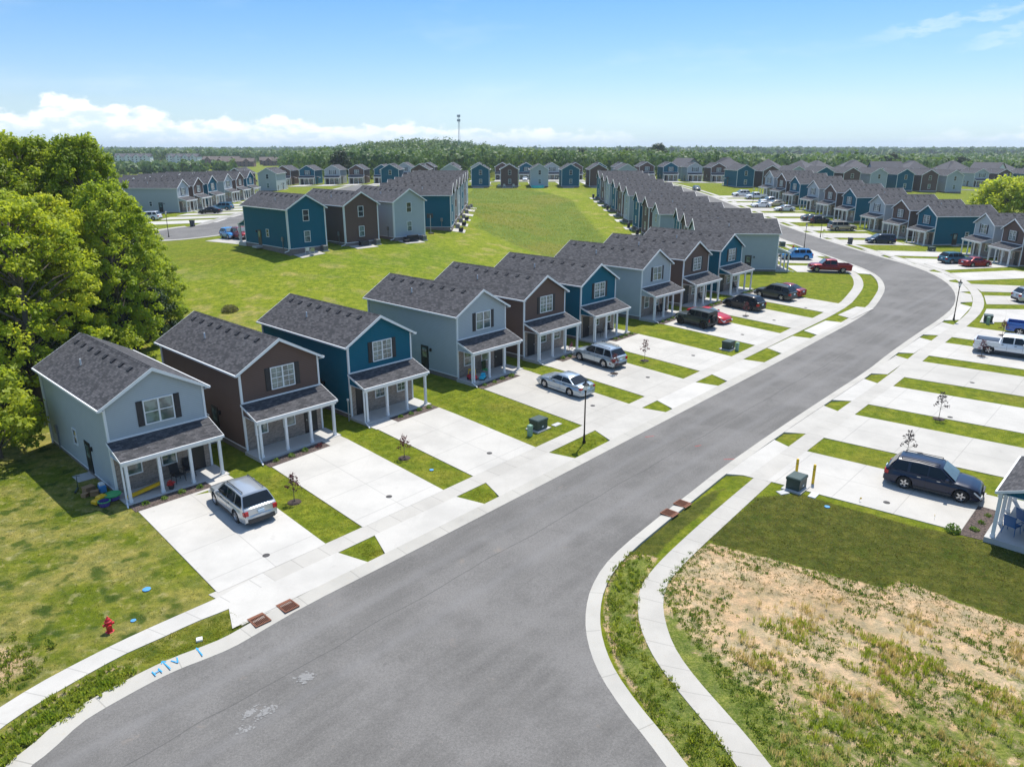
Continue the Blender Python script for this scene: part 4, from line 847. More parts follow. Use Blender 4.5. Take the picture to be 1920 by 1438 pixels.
def car_protos(kind, paint):
    k = (kind, paint)
    if k in CARC: return CARC[k]
    S = dict(
        sedan=dict(L=4.85, W=1.84, H=1.46, wb=2.78, r=.33, zb=.20, fr=-.95, body=[(-2.42, .62), (-2.40, .92), (-2.1, 1.0), (-1.55, 1.02), (.9, .98), (1.2, .95), (1.9, .84), (2.3, .70), (2.43, .52)], gh=[-1.95, -.95, .15, 1.15], belt=.97, ry=.60),
        coupe=dict(L=4.70, W=1.86, H=1.34, wb=2.60, r=.33, zb=.18, fr=-.9, body=[(-2.34, .60), (-2.32, .92), (-2.0, .98), (-1.5, .98), (.8, .92), (1.1, .88), (1.9, .76), (2.25, .62), (2.35, .45)], gh=[-1.75, -.85, -.1, .9], belt=.93, ry=.56),
        suv=dict(L=4.95, W=1.96, H=1.76, wb=2.86, r=.38, zb=.26, fr=-.98, body=[(-2.45, .70), (-2.42, 1.04), (-2.33, 1.11), (-1.6, 1.12), (1.0, 1.08), (1.3, 1.06), (1.9, 1.0), (2.25, .88), (2.40, .74), (2.45, .58)], gh=[-2.36, -1.86, .32, 1.22], belt=1.09, ry=.64),
        crossover=dict(L=4.65, W=1.86, H=1.66, wb=2.72, r=.36, zb=.24, fr=-.95, body=[(-2.32, .68), (-2.30, 1.06), (-2.2, 1.10), (-1.5, 1.08), (1.0, 1.02), (1.25, 1.0), (1.9, .92), (2.22, .78), (2.33, .58)], gh=[-2.25, -1.65, .30, 1.15], belt=1.05, ry=.62),
        minivan=dict(L=5.1, W=1.98, H=1.76, wb=3.0, r=.35, zb=.22, fr=-1.0, body=[(-2.55, .70), (-2.52, 1.06), (-2.4, 1.1), (-1.6, 1.08), (1.2, 1.02), (1.6, .98), (2.2, .86), (2.48, .70), (2.56, .5)], gh=[-2.48, -2.2, .6, 1.6], belt=1.05, ry=.64),
        longsuv=dict(L=5.65, W=2.02, H=1.90, wb=3.3, r=.40, zb=.32, fr=-1.1, body=[(-2.82, .8), (-2.80, 1.18), (-2.7, 1.22), (-1.6, 1.20), (1.3, 1.15), (1.5, 1.14), (2.3, 1.10), (2.70, 1.0), (2.83, .75)], gh=[-2.76, -2.50, .55, 1.30], belt=1.17, ry=.72),
        pickup=dict(L=5.8, W=2.02, H=1.88, wb=3.65, r=.41, zb=.36, fr=-1.2, body=[(-2.88, .80), (-2.86, .84), (-.95, .84), (-.93, 1.20), (1.2, 1.18), (1.5, 1.17), (2.35, 1.14), (2.78, 1.02), (2.90, .72)], gh=[-.92, -.70, .75, 1.45], belt=1.18, ry=.72),
        jeep=dict(L=4.3, W=1.78, H=1.86, wb=2.9, r=.42, zb=.42, fr=-1.0, body=[(-2.05, .62), (-2.04, 1.20), (-1.9, 1.22), (-1.2, 1.22), (.7, 1.20), (.85, 1.18), (1.9, 1.12), (2.04, 1.06), (2.08, .72)], gh=[-2.02, -1.98, .38, .72], belt=1.20, ry=.74))[kind]
    L, Wd, H, wb, r, zb = (S[q] for q in ('L', 'W', 'H', 'wb', 'r', 'zb')); hw = Wd / 2; out = []; pm = 'paint_' + paint
    xf, xr = wb / 2 + (.08 if kind != 'jeep' else .0), -wb / 2 + (.08 if kind != 'jeep' else .0)
    if kind == 'pickup': xf, xr = 2.0, 2.0 - wb
    if kind == 'jeep': xf, xr = 1.45, 1.45 - wb
    belt = S['belt']; body = S['body']
    def zt(x): return float(np.interp(x, [b[0] for b in body], [b[1] for b in body]))
    def wx(x):
        e = abs(x) / (L / 2); return hw * (1 - (.10 if kind != 'jeep' else .02) * max(0, (e - .62) / .38) ** 2 * (1.6 if x > 0 else 1.0))
    # lower body : side panels with real wheel arches, top deck, ends
    m = MB(); ra = r + .075
    def side(s):
        prof = [(body[0][0], zb + .10)] + [(body[0][0] + .04, zb)]
        for cx in sorted((xr, xf)):
            a = arc_pts(cx, ra, r, zb); prof += a
        prof += [(body[-1][0] - .06, zb), (body[-1][0], zb + .12)]
        top = [(x, z - .05) for x, z in body][::-1]
        pl = prof + top
        vs = [(x, s * (wx(x) - (.035 if z > r + ra else (.0 if z > zb + .2 else .03))), z) for x, z in pl]
        # triangulated side panel
        tri = geometry.tessellate_polygon([[Vector((x, z, 0)) for x, z in pl]])
        fs = []
        for t3 in tri:
            a, b, c = (pl[i] for i in t3); cr = (b[0] - a[0]) * (c[1] - a[1]) - (b[1] - a[1]) * (c[0] - a[0])
            t3 = tuple(t3) if cr > 0 else tuple(t3)[::-1]; fs.append(t3 if s < 0 else t3[::-1])
        m.add(vs, fs)
    side(1); side(-1)
    vs = []; fs = []
    xs = sorted(set([b[0] for b in body] + [float(v) for v in np.linspace(body[0][0], body[-1][0], 22)]))
    for x in xs:
        w, z = wx(x) - .035, zt(x); cr = .035 if x > S['gh'][3] else .01
        for yy, zz in ((-w, z - .05), (-w + .05, z - .012), (-w * .5, z + cr * .7), (0, z + cr), (w * .5, z + cr * .7), (w - .05, z - .012), (w, z - .05)): vs.append((x, yy, zz))
    n = len(xs)
    for i in range(n - 1):
        for j in range(6): fs.append((i * 7 + j, (i + 1) * 7 + j, (i + 1) * 7 + j + 1, i * 7 + j + 1))
    m.add(vs, fs)
    for x, s in ((body[0][0], -1), (body[-1][0], 1)):        # ends
        w = wx(x); z1 = zt(x) - .05; zs = [zb + .1, (zb + .1 + z1) / 2, z1]; vs = []
        for z in zs:
            for y in (-w, -w * .6, 0, w * .6, w): vs.append((x + s * (.06 * (1 - (y / w) ** 2)), y, z))
        w2 = w
        for y in (-w, -w + .05, 0, w - .05, w): vs.append((x, y, zt(x) - (.05 if abs(y) == w else .0)))
        fs = []
        for i in range(3):
            for j in range(4):
                f = (i * 5 + j, i * 5 + j + 1, (i + 1) * 5 + j + 1, (i + 1) * 5 + j); fs.append(f if s > 0 else f[::-1])
        m.add(vs, fs)
    # greenhouse (pillars and roof)
    g0, g1, g2, g3 = S['gh']; ry = S['ry'] * 1.0; bw = hw - .07
    def gz(x):
        return float(np.interp(x, [g0, g1, (g1 + g2) / 2, g2, g3], [belt - .09, H - .05, H, H - .03, belt - .07]))
    def gy(z): return bw + (ry * (Wd / 1.84) - bw) * max(0, min(1, (z - belt) / (H - belt)))
    gx = sorted(set([float(v) for v in np.linspace(g0, g1, 4)] + [float(v) for v in np.linspace(g1, g2, 7)] + [float(v) for v in np.linspace(g2, g3, 5)]))
    vs = []; fs = []
    for x in gx:
        z = gz(x); zz = max(z - .07, belt - .10); y1 = gy(zz); y2 = max(0.1, gy(z) - .10)
        for q in ((-gy(belt), belt - .13), (-y1, zz), (-y2, z), (0, z + .012), (y2, z), (y1, zz), (gy(belt), belt - .13)): vs.append((x, q[0], q[1]))
    n = len(gx)
    for i in range(n - 1):
        for j in range(6): fs.append((i * 7 + j, (i + 1) * 7 + j, (i + 1) * 7 + j + 1, i * 7 + j + 1))
    fs.append(tuple(range(7))); fs.append(tuple(range((n - 1) * 7 + 6, (n - 1) * 7 - 1, -1)))
    m.add(vs, fs)
    if kind == 'pickup':
        for s in (-1, 1): a, b = s * (hw - .01), s * (hw - .11); m.bbox(-2.86, -.90, min(a, b), max(a, b), .80, 1.22, .02)
        m.bbox(-2.88, -2.80, -hw + .11, hw - .11, .62, 1.22, .02); m.box(-.98, -.90, -hw + .11, hw - .11, .8, 1.20)
    if kind == 'jeep':
        for cx in (xf, xr):
            for s in (-1, 1): a, b = s * (hw - .25), s * (hw + .11); m.prism([(cx - .62, .80), (cx - .45, 1.02), (cx + .45, 1.02), (cx + .62, .80), (cx + .55, .80), (cx + .40, .95), (cx - .40, .95), (cx - .55, .80)][::-1], 'y', min(a, b), max(a, b))
    me = m.mesh('body', pm); bm = bmesh.new(); bm.from_mesh(me); bmesh.ops.remove_doubles(bm, verts=bm.verts, dist=.004); bm.to_mesh(me); bm.free()
    me.polygons.foreach_set('use_smooth', [True] * len(me.polygons)); me.set_sharp_from_angle(angle=R(42)); out.append(('body', me, []))
    m = MB(); m.box(body[0][0] + .12, body[-1][0] - .12, -hw + .16, hw - .16, zb - .04, zb + .30); out.append(('underbody', m.mesh('underbody', 'pit'), []))
    # lower cladding
    m = MB()
    for s in (-1, 1):
        a, b = s * (hw - .03), s * (hw + .012); m.box(xr + ra + .02, xf - ra - .02, min(a, b), max(a, b), zb - .02, zb + .12)
    out.append(('sill', m.mesh('sill', 'plastic_dark' if kind not in ('sedan', 'coupe') else pm), []))
    for x, s, nm in ((body[0][0], -1, 'rear_bumper'), (body[-1][0], 1, 'front_bumper')):
        m = MB(); w = wx(x) - .02; zz = zb + .02
        pr = [(x - s * .10, -w), (x + s * .07, -w * .8), (x + s * .10, 0), (x + s * .07, w * .8), (x - s * .10, w)]; m.prism(pr if s > 0 else pr[::-1], 'z', zz, zz + (.20 if kind in ('sedan', 'coupe') else .24))
        out.append((nm, m.mesh(nm, pm if kind in ('sedan', 'coupe') else ('rim' if kind == 'pickup' else 'plastic_dark')), []))
    # glazing
    e = .012
    def sidewin(x0, x1, s):
        m = MB(); vs = []; fs = []; N = 8
        xx = [x0 + (x1 - x0) * i / N for i in range(N + 1)]
        for x in xx:
            zt_ = max(belt + .03, min(gz(x) - .10, H - .13)); zb_ = belt + .02
            for z in (zb_, zt_): vs.append((x, s * (gy(z) + e), z))
        for i in range(N): f = (2 * i, 2 * i + 2, 2 * i + 3, 2 * i + 1); fs.append(f if s < 0 else f[::-1])
        return m.add(vs, fs).mesh('side_window', 'car_glass')
    if kind == 'pickup': spans = [(-.70, .12), (.22, 1.22)]
    elif kind == 'jeep': spans = [(-1.85, -1.15), (-1.0, -.35), (-.25, .40)]
    elif kind in ('sedan', 'coupe'): spans = [(g0 + .38, g1 + .55), (g1 + .62, g3 - .22)]
    else: spans = [(g0 + .28, g0 + 1.05), (g0 + 1.2, -.28), (-.2, g3 - .20)]
    for s in (-1, 1):
        for a, b in spans: out.append(('side_window', sidewin(a, b, s), []))
    def slope(xa, za, xb, zb_, nm, mt, sg):
        m = MB(); nx_, nz_ = abs(zb_ - za), abs(xb - xa); q = math.hypot(nx_, nz_); nx_, nz_ = nx_ / q * (1 if nm == 'windshield' else -1), nz_ / q
        ta, tb = (.10, .90) if nm == 'windshield' else (.12, .86)
        vs = []
        for t in (ta, tb):
            x, z = xa + (xb - xa) * t, za + (zb_ - za) * t; y = gy(z) - .05
            for yy in (-y, -y * .5, 0, y * .5, y): vs.append((x + nx_ * e, yy, z + nz_ * e + .012 * (1 - (yy / y) ** 2) + .006))
        fs = [(j, j + 1, j + 6, j + 5) for j in range(4)]; return m.add(vs, fs if nm == 'windshield' else [f[::-1] for f in fs]).mesh(nm, mt)
    out.append(('windshield', slope(g3, belt - .02, g2, H - .03, 'windshield', 'windshield', -1), []))
    out.append(('rear_window', slope(g0, belt - .02, g1, H - .05, 'rear_window', 'car_glass', -1), []))
    # lamps, plate, mirrors, handles
    for s in (-1, 1):
        m = MB(); x = body[0][0]; zt1 = belt - .12 if kind != 'pickup' else 1.12; h = .13 if kind in ('sedan', 'coupe') else (.24 if kind != 'pickup' else .34)
        a, b = s * (hw * .90 - .02), s * (hw * .90 - (.12 if kind in ('pickup', 'jeep') else .20)); m.box(x - .035, x + .10, min(a, b), max(a, b), zt1 - h, zt1)
        a, b = s * (hw * .905), s * (hw * .93 + .012); m.box(x + .0, x + .20 if kind not in ('pickup',) else x + .08, min(a, b), max(a, b), zt1 - h, zt1 - .03); out.append(('tail_light', m.mesh('tail_light', 'tail_light'), []))
        m = MB(); x = body[-1][0]; z1 = zt(x) + .02; a, b = s * (hw * .84), s * (hw * .84 - .38)
        m.prism([(x - .30, z1 + .02), (x + .05, z1 - .04), (x + .07, z1 - .17), (x - .30, z1 - .15)][::-1], 'y', min(a, b), max(a, b)); c_, d_ = s * (wx(x - .2) - .03), s * (wx(x - .2) + .018); m.prism([(x - .46, zt(x - .46) - .07), (x + .02, z1 - .06), (x + .03, z1 - .17), (x - .40, zt(x - .4) - .20)][::-1], 'y', min(c_, d_), max(c_, d_)); out.append(('headlight', m.mesh('headlight', 'head_light'), []))
        m = MB(); a, b = s * (hw - .05), s * (hw + .16); m.bbox(g3 - .55, g3 - .38, min(a, b), max(a, b), belt + .0, belt + .15, .03); out.append(('mirror', m.mesh('mirror', pm if kind != 'jeep' else 'plastic_dark'), []))
        for xh in ((-.75, .25) if kind != 'coupe' else (-.3,)):
            m = MB(); a, b = s * (wx(xh) - .0), s * (wx(xh) + .03); m.box(xh, xh + .18, min(a, b), max(a, b), belt - .15, belt - .11); out.append(('door_handle', m.mesh('door_handle', 'rim' if paint in ('navy', 'tan', 'black') else 'plastic_dark'), []))
        for xd in ((-.30, .92) if kind != 'coupe' else (.75,)):
            m = MB(); a, b = s * (wx(xd) - .001), s * (wx(xd) + .003); m.box(xd - .006, xd + .006, min(a, b), max(a, b), zb + .15, belt - .06); out.append(('door_seam', m.mesh('door_seam', 'pit'), []))
        if kind in ('suv', 'longsuv', 'minivan'):
            m = MB(); y = s * (gy(H) - .10); m.tube((g1 + .15, y, H + .045), (g2 - .1, y, H + .055), .022, n=6); m.tube((g1 + .15, y, H - .03), (g1 + .15, y, H + .045), .022, n=6); m.tube((g2 - .1, y, H - .03), (g2 - .1, y, H + .055), .022, n=6); out.append(('roof_rail', m.mesh('roof_rail', 'plastic_dark'), []))
    m = MB(); x = body[0][0] - .075; zc = belt - .33 if kind != 'pickup' else .95; m.box(x - .012, x + .03, -.17, .17, zc, zc + .16); out.append(('licence_plate', m.mesh('licence_plate', 'plate'), []))
    m = MB(); x = body[-1][0] + .05; m.box(x - .04, x + .035, -.42, .42, zt(2.2) - .30, zt(2.2) - .14); out.append(('grille', m.mesh('grille', 'plastic_dark'), []))
    if kind == 'pickup':
        m = MB(); m.box(-2.80, -.98, -hw + .11, hw - .11, .845, .86); out.append(('bed_floor', m.mesh('bed_floor', 'plastic_dark'), []))
    if kind == 'jeep':
        sp = MB(); sp.lathe([(.1, -.12), (.38, -.12), (.42, -.07), (.42, .07), (.38, .12), (.1, .12)], 20, c=(-2.20, .05, 1.05), axis='x'); out.append(('spare_wheel', sp.mesh('spare_wheel', 'tyre'), []))
    wp = wheel_protos(r, .235 if kind not in ('jeep', 'pickup') else .29, kind == 'jeep' or paint == 'black')
    CARC[k] = (out, wp, [(xf, hw - .125), (xf, -hw + .125), (xr, hw - .125), (xr, -hw + .125)], r)
    return CARC[k]
def car(kind, paint, x, y, hdg, label, cat, name=None, scale=1.06, group='parked vehicles', dz=.085):
    nm = {'sedan': 'sedan', 'coupe': 'sports_car', 'suv': 'suv', 'crossover': 'suv', 'minivan': 'minivan', 'longsuv': 'suv', 'pickup': 'pickup_truck', 'jeep': 'off_road_vehicle'}[kind]
    a = R(hdg); ca, sa = math.cos(a), math.sin(a)
    zf = T(x + ca * 1.4, y + sa * 1.4); zr = T(x - ca * 1.4, y - sa * 1.4)
    zl = T(x - sa * .9, y + ca * .9); zg = T(x + sa * .9, y - ca * .9)
    o = thing(nm, label, cat, (x, y, (zf + zr + zl + zg) / 4 + dz), 0, None, scale); o.rotation_euler = (math.atan2(zl - zg, 1.8), -math.atan2(zf - zr, 2.8), a)
    pr, wp, ws, r = car_protos(kind, paint); parts_of(o, pr)
    for wx_, wy in ws:
        w = obj('wheel', wp[1], o, (wx_, wy, r))
        for c in wp[2]: obj(c[0], c[1], w)
    return o
CARS = [
 ('suv', 'silver', -15.85, 39.7, 132.5, 'silver suv with black roof rails parked outside the nearest house', 'suv'),
 ('sedan', 'silver_blue', 4.5, 60.1, 132.5, 'silver blue sedan on a drive behind the nearest street lamp', 'car'),
 ('suv', 'silver_blue', 8.2, 67.6, 131.5, 'silver blue suv close to a brown house, behind the silver sedan', 'suv'),
 ('jeep', 'jeep_grey', 20.5, 81.2, 131.5, 'dark grey boxy off-road vehicle with a spare wheel on its back', 'off-road vehicle'),
 ('coupe', 'red', 22.5, 83.5, -48.5, 'bright red sports car with its nose towards the street beside the boxy off-roader', 'car'),
 ('crossover', 'black', 28.2, 89.4, 131, 'black hatchback suv alone on its drive near the bend', 'suv'),
 ('suv', 'graphite', 34.0, 95.4, 131, 'dark grey suv beside a red sedan near the corner lawn', 'suv'),
 ('sedan', 'deep_red', 36.1, 97.8, 131, 'red sedan parked behind the dark grey suv by the corner lawn', 'car'),
 ('suv', 'navy', 25.75, 41.65, -37, 'navy blue suv on the right foreground drive, facing the house', 'suv'),
 ('pickup', 'white', 48.4, 70.0, -36.5, 'white pickup truck with four doors at the right edge', 'pickup truck'),
 ('pickup', 'blue', 55.9, 76.9, -37, 'bright blue pickup truck at the right edge behind the white one', 'pickup truck'),
 ('suv', 'silver', 67.3, 94.7, -3, 'silver suv cut by the right edge, only its tail in view', 'suv'),
 ('sedan', 'deep_red', 76.7, 123.7, 13, 'dark red sedan in front of the right-hand brown house', 'car'),
 ('suv', 'teal', 74.9, 126.7, 14, 'blue green suv beside the dark red sedan on the right', 'suv'),
 ('minivan', 'dark_blue', 73.2, 149.9, 182, 'dark blue minivan on the drive beyond the big right lawn', 'minivan'),
 ('longsuv', 'tan', 72.6, 166.9, 5, 'long tan suv on the far street behind a lamp', 'suv'),
 ('crossover', 'black', 71.8, 177.7, 5, 'black suv next beyond the long tan one', 'suv'),
 ('sedan', 'graphite', 71.5, 181.2, 5, 'dark grey sedan half hidden behind the black suv, far street', 'car'),
 ('sedan', 'white', 70.5, 197.6, 185, 'white sedan with a tinted roof next to a long strip of grass, far street', 'car'),
 ('sedan', 'beige', 71.3, 207.6, 185, 'beige sedan between white vehicles on the far street', 'car'),
 ('sedan', 'white', 66.6, 204.5, 185, 'white sedan nearest the road on the far street', 'car'),
 ('pickup', 'silver', 71.3, 211.6, 185, 'silver grey pickup behind the beige sedan, far street', 'pickup truck'),
 ('pickup', 'white', 70.7, 222.6, 185, 'white pickup truck near the last house of the far street', 'pickup truck'),
 ('suv', 'white', 68.6, 230.0, 185, 'white suv farthest along the far street drives', 'suv'),
 ('sedan', 'graphite', 60.4, 252.0, 268, 'grey car standing on the far street, partly behind the roofs', 'car'),
 ('suv', 'bright_blue', 48.3, 127.6, 180, 'bright blue suv beside the end of the long row', 'suv'),
 ('pickup', 'deep_red', 49.2, 115.6, 172, 'dark red pickup truck across the corner lawn', 'pickup truck'),
 ('sedan', 'black', -69.2, 175.0, 178, 'black sedan on a drive at the upper left', 'car'),
 ('suv', 'white', -77.8, 162.9, 180, 'white suv at the edge of the tall trees, upper left', 'suv'),
 ('suv', 'teal', -70.0, 184.6, 180, 'dark teal suv behind the black sedan, upper left', 'suv'),
 ('crossover', 'bright_blue', -46.9, 125.8, -50, 'bright blue suv showing its nose beside the teal rear-facing house', 'suv'),
 ('suv', 'deep_red', -44.3, 123.9, -50, 'dark red suv showing its nose next to the bright blue one', 'suv'),
 ('sedan', 'white', 5.4, 319.5, 268, 'white car far off between the brown and grey houses across the meadow', 'car'),
]
for c in CARS: car(*c)

# ------------------------------------------------------------------ trees
HAZE = .00014
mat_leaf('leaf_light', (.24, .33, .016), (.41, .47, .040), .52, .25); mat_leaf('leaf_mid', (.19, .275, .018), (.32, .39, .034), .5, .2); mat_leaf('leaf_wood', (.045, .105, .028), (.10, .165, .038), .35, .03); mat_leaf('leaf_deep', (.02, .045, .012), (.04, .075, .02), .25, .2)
plain('bark', (.12, .10, .08), .95, var=.3, scale=3)
def quads_mesh(name, C_, A_, B_, mat):
    n = len(C_); v = np.stack([C_ - A_, C_ - B_, C_ + A_, C_ + B_], 1).reshape(-1, 3); me = bpy.data.meshes.new(name)
    me.vertices.add(4 * n); me.vertices.foreach_set('co', v.reshape(-1)); me.loops.add(4 * n); me.loops.foreach_set('vertex_index', np.arange(4 * n)); me.polygons.add(n)
    me.polygons.foreach_set('loop_start', np.arange(0, 4 * n, 4)); me.polygons.foreach_set('loop_total', np.full(n, 4)); me.materials.append(M[mat]); me.update(); me.validate(); return me
def leaves(g, cen, rad, n, size, flat=.85, up=.5):
    """n leaf quads round each clump centre"""
    k = len(cen); d = g.normal(size=(k * n, 3)); d /= np.linalg.norm(d, axis=1)[:, None]
    r = np.repeat(rad, n)[:, None] * (.15 + .95 * g.random((k * n, 1)) ** .8); off = d * r; off[:, 2] *= flat; off[:, 2] = np.where(off[:, 2] < 0, off[:, 2] * .7, off[:, 2])
    c = np.repeat(cen, n, 0) + off; nrm = d * .7 + g.normal(size=(k * n, 3)) * .55; nrm[:, 2] += up; nrm /= np.linalg.norm(nrm, axis=1)[:, None]
    a = np.cross(nrm, g.normal(size=(k * n, 3))); a /= np.linalg.norm(a, axis=1)[:, None]; b = np.cross(nrm, a); s = size * (.55 + .9 * g.random((k * n, 1))); return c, a * s, b * s * .6
def tree_proto(seed, H, Rr, base, nclump, nleaf, lsize, mat, crad=(1.0, 1.9), sparse=False, lean=0.):
    g = np.random.default_rng(seed); th = g.random(nclump) * 2 * np.pi; u = g.random(nclump); z = base + (H - base) * (u ** .8)
    t = (z - base) / (H - base); prof = np.sin(np.clip(.16 + .80 * t, 0, 1) * np.pi) ** .55
    lob = 1 + .22 * np.sin(3 * th + seed) + .12 * np.sin(5 * th + 2 * seed); rr = Rr * prof * lob * (.45 + .55 * g.random(nclump) ** .45)
    cen = np.stack([np.cos(th) * rr + lean * t, np.sin(th) * rr, z], 1); rad = crad[0] + (crad[1] - crad[0]) * g.random(nclump); cen[:, 2] -= rad * .5 * (t > .9)
    c, a, b = leaves(g, cen, rad, nleaf, lsize); crown = quads_mesh('crown', c, a, b, mat)
    m = MB(); r0 = .02 * H + .04; p = Vector((0, 0, -.4)); nseg = 6; spine = [p]
    for i in range(1, nseg + 1):
        q = Vector((lean * i / nseg + g.normal() * .12, g.normal() * .12, H * .86 * i / nseg)); m.tube(p, q, r0 * (1 - .85 * (i - 1) / nseg), r0 * (1 - .85 * i / nseg), 8, False); p = q; spine.append(q)
    for j in range(0, nclump, 5 if nclump > 200 else (2 if nclump > 30 else 1)):
        e = Vector(cen[j]); hs = max(.12 * H, e.z - (.35 + .25 * g.random()) * math.hypot(e.x, e.y) - 1.0); k = min(nseg, max(0, int(hs / (H * .86) * nseg))); f = hs / (H * .86) * nseg - k
        s = spine[k].lerp(spine[min(nseg, k + 1)], min(1, max(0, f))); mid = s.lerp(e, .55) + Vector((0, 0, .35)); rb = r0 * .28
        m.tube(s, mid, rb, rb * .6, 5, False); m.tube(mid, e, rb * .6, rb * .15, 5, False)
    return [('crown', crown), ('trunk', m.mesh('trunk', 'bark', smooth=True))]
BIG = [tree_proto(11, 17, 5.0, 2.0, 330, 115, .15, 'leaf_light', (.35, .95)), tree_proto(12, 21, 5.2, 3.0, 350, 110, .155, 'leaf_mid', (.4, 1.0)), tree_proto(13, 17, 4.6, 1.5, 320, 115, .15, 'leaf_light', (.35, .95)), tree_proto(14, 20, 5.6, 4.0, 350, 115, .155, 'leaf_mid', (.4, 1.05))]
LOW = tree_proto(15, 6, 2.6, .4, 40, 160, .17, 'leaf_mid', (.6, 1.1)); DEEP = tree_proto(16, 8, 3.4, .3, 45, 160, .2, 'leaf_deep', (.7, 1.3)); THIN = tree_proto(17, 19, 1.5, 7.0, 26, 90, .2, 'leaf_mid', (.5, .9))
def tree(proto, x, y, label, group=None, s=1., sz=None, rz=None, name='tree'):
    o = thing(name, label, 'tree', (x, y, T(x, y)), rnd.random() * 6.28 if rz is None else rz, group, s); o.scale = (s, s, sz or s); parts_of(o, [(a, b, []) for a, b in proto]); return o
TG = 'tall trees at the left edge'
for p, x, y, s, sz, l in [
    (BIG[0], -38.6, 58.0, 1.0, .96, 'broad bright green tree directly behind the nearest grey house, lower left crown'),
    (BIG[2], -37.0, 69.0, .85, .97, 'bright green tree at the right rim of the tall group, above the brown house roof'),
    (BIG[3], -47.6, 75.0, .98, 1.01, 'tallest tree in the back of the left group, standing above the horizon'),
    (BIG[1], -42.0, 75.0, .80, .95, 'tall tree in the back of the left group, right end of its skyline'),
    (BIG[1], -49.5, 70.0, 1.1, 1.05, 'tall tree at the very left edge rising above the horizon'),
    (BIG[2], -43.5, 62.5, 1.15, 1.0, 'bright crown at the left edge, above the broad front tree'),
    (BIG[0], -40.4, 64.5, .90, .95, 'middle crown of the left group between its front and back trees'),
    (BIG[3], -50.5, 84.0, 1.0, .9, 'darker tree behind the left group, mostly hidden'),
    (BIG[1], -57.5, 78.0, 1.0, .95, 'hidden tree far back at the left edge'),
    (BIG[2], -40.2, 79.5, .72, .72, 'low crowned tree at the field edge, right end of the left group'),
    (BIG[0], -44.5, 82.0, .78, .78, 'rounded tree on the field side of the left group, behind its rim')]: tree(p, x, y, l, TG, s, sz)
tree(THIN, -47.5, 88.5, 'thin sparse tree poking up right of the tall group', TG)
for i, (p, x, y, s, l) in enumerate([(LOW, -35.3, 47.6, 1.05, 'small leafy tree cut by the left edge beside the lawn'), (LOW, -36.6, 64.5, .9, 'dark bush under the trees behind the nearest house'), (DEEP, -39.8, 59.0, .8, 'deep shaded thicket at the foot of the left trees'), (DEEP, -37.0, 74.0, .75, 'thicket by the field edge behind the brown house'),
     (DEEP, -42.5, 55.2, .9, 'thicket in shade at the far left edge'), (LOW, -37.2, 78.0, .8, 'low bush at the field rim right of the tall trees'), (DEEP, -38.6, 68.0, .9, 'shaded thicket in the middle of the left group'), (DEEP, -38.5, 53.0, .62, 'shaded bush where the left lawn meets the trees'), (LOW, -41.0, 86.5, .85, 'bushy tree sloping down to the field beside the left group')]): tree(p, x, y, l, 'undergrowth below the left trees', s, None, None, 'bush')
RT = tree_proto(21, 12, 6.6, 2.0, 95, 130, .34, 'leaf_light', (1.2, 2.2)); tree(RT, 110.5, 170.5, 'big round bright green tree between house rows at the right edge', None, 1., .97, 0)
for x, y, s, l in ((118.5, 161, .9, 'dark green tree under the big round one at the right edge'), (112, 160.5, .72, 'bush left below the big round tree at the right edge'), (125.5, 166, 1.0, 'dark tree cut by the right edge beside the big round one')): tree(DEEP, x, y, l, 'trees beside the big round one', s)
RD = tree_proto(22, 13, 4.4, 1.0, 60, 90, .4, 'leaf_deep', (1.2, 2.)); tree(RD, -76.5, 349, 'round dark tree standing alone behind the far left houses', None, 1., 1.)
for i, (x, y, s, l) in enumerate([(88, 470, 1.35, 'tall dark tree standing above the skyline right of centre'), (72, 480, 1.15, 'rounded tree left of the tall skyline tree'), (42, 470, 1.1, 'dark round treetop above the woods at centre right'), (30, 500, 1.2, 'tall treetop above the woods beyond the meadow'), (230, 470, 1.1, 'dark treetop above roofs at the upper right'), (262, 455, 1.0, 'dark tree between white gabled house and grey roofs')]): tree(RD, x, y, l, 'treetops standing out of the far woods', s)
def wood(name, poly, spacing, hmin, hmax, seed, label, nq=34, q=1.5, mat='leaf_wood'):
    g = np.random.default_rng(seed); xs = [p[0] for p in poly]; ys = [p[1] for p in poly]; gx, gy = np.meshgrid(np.arange(min(xs), max(xs), spacing), np.arange(min(ys), max(ys), spacing))
    gx = gx + g.normal(size=gx.shape) * spacing * .35; gy = gy + g.normal(size=gy.shape) * spacing * .35; ok = inside(poly, gx, gy); X, Y = gx[ok], gy[ok]; n = len(X)
    lo = .5 + .5 * np.sin(X / 47 + seed) * np.cos(Y / 39); Hh = hmin + (hmax - hmin) * np.clip(.6 * g.random(n) + .4 * lo, 0, 1); Z = Tv(X, Y)
    cen = np.stack([X, Y, Z + Hh * .58], 1); Hh = Hh * np.exp(g.normal(size=n) * .16); rad = Hh * .40; d = g.normal(size=(n * nq, 3)); d /= np.linalg.norm(d, axis=1)[:, None]; lobe = 1 + .13 * g.normal(size=(n * nq, 1)); off = d * np.repeat(rad, nq)[:, None] * lobe * .95; off[:, :2] *= .85 * spacing / 8 if spacing < 12 else .95
    c = np.repeat(cen, nq, 0) + off; nrm = d + g.normal(size=d.shape) * .32; nrm /= np.linalg.norm(nrm, axis=1)[:, None]; a = np.cross(nrm, g.normal(size=d.shape)); a /= np.linalg.norm(a, axis=1)[:, None]; b = np.cross(nrm, a); s = q * (.6 + .8 * g.random((n * nq, 1)))
    o = obj(name, quads_mesh(name, c, a * s, b * s * .8, mat)); tag(o, label, 'woods', None, 'stuff'); return o
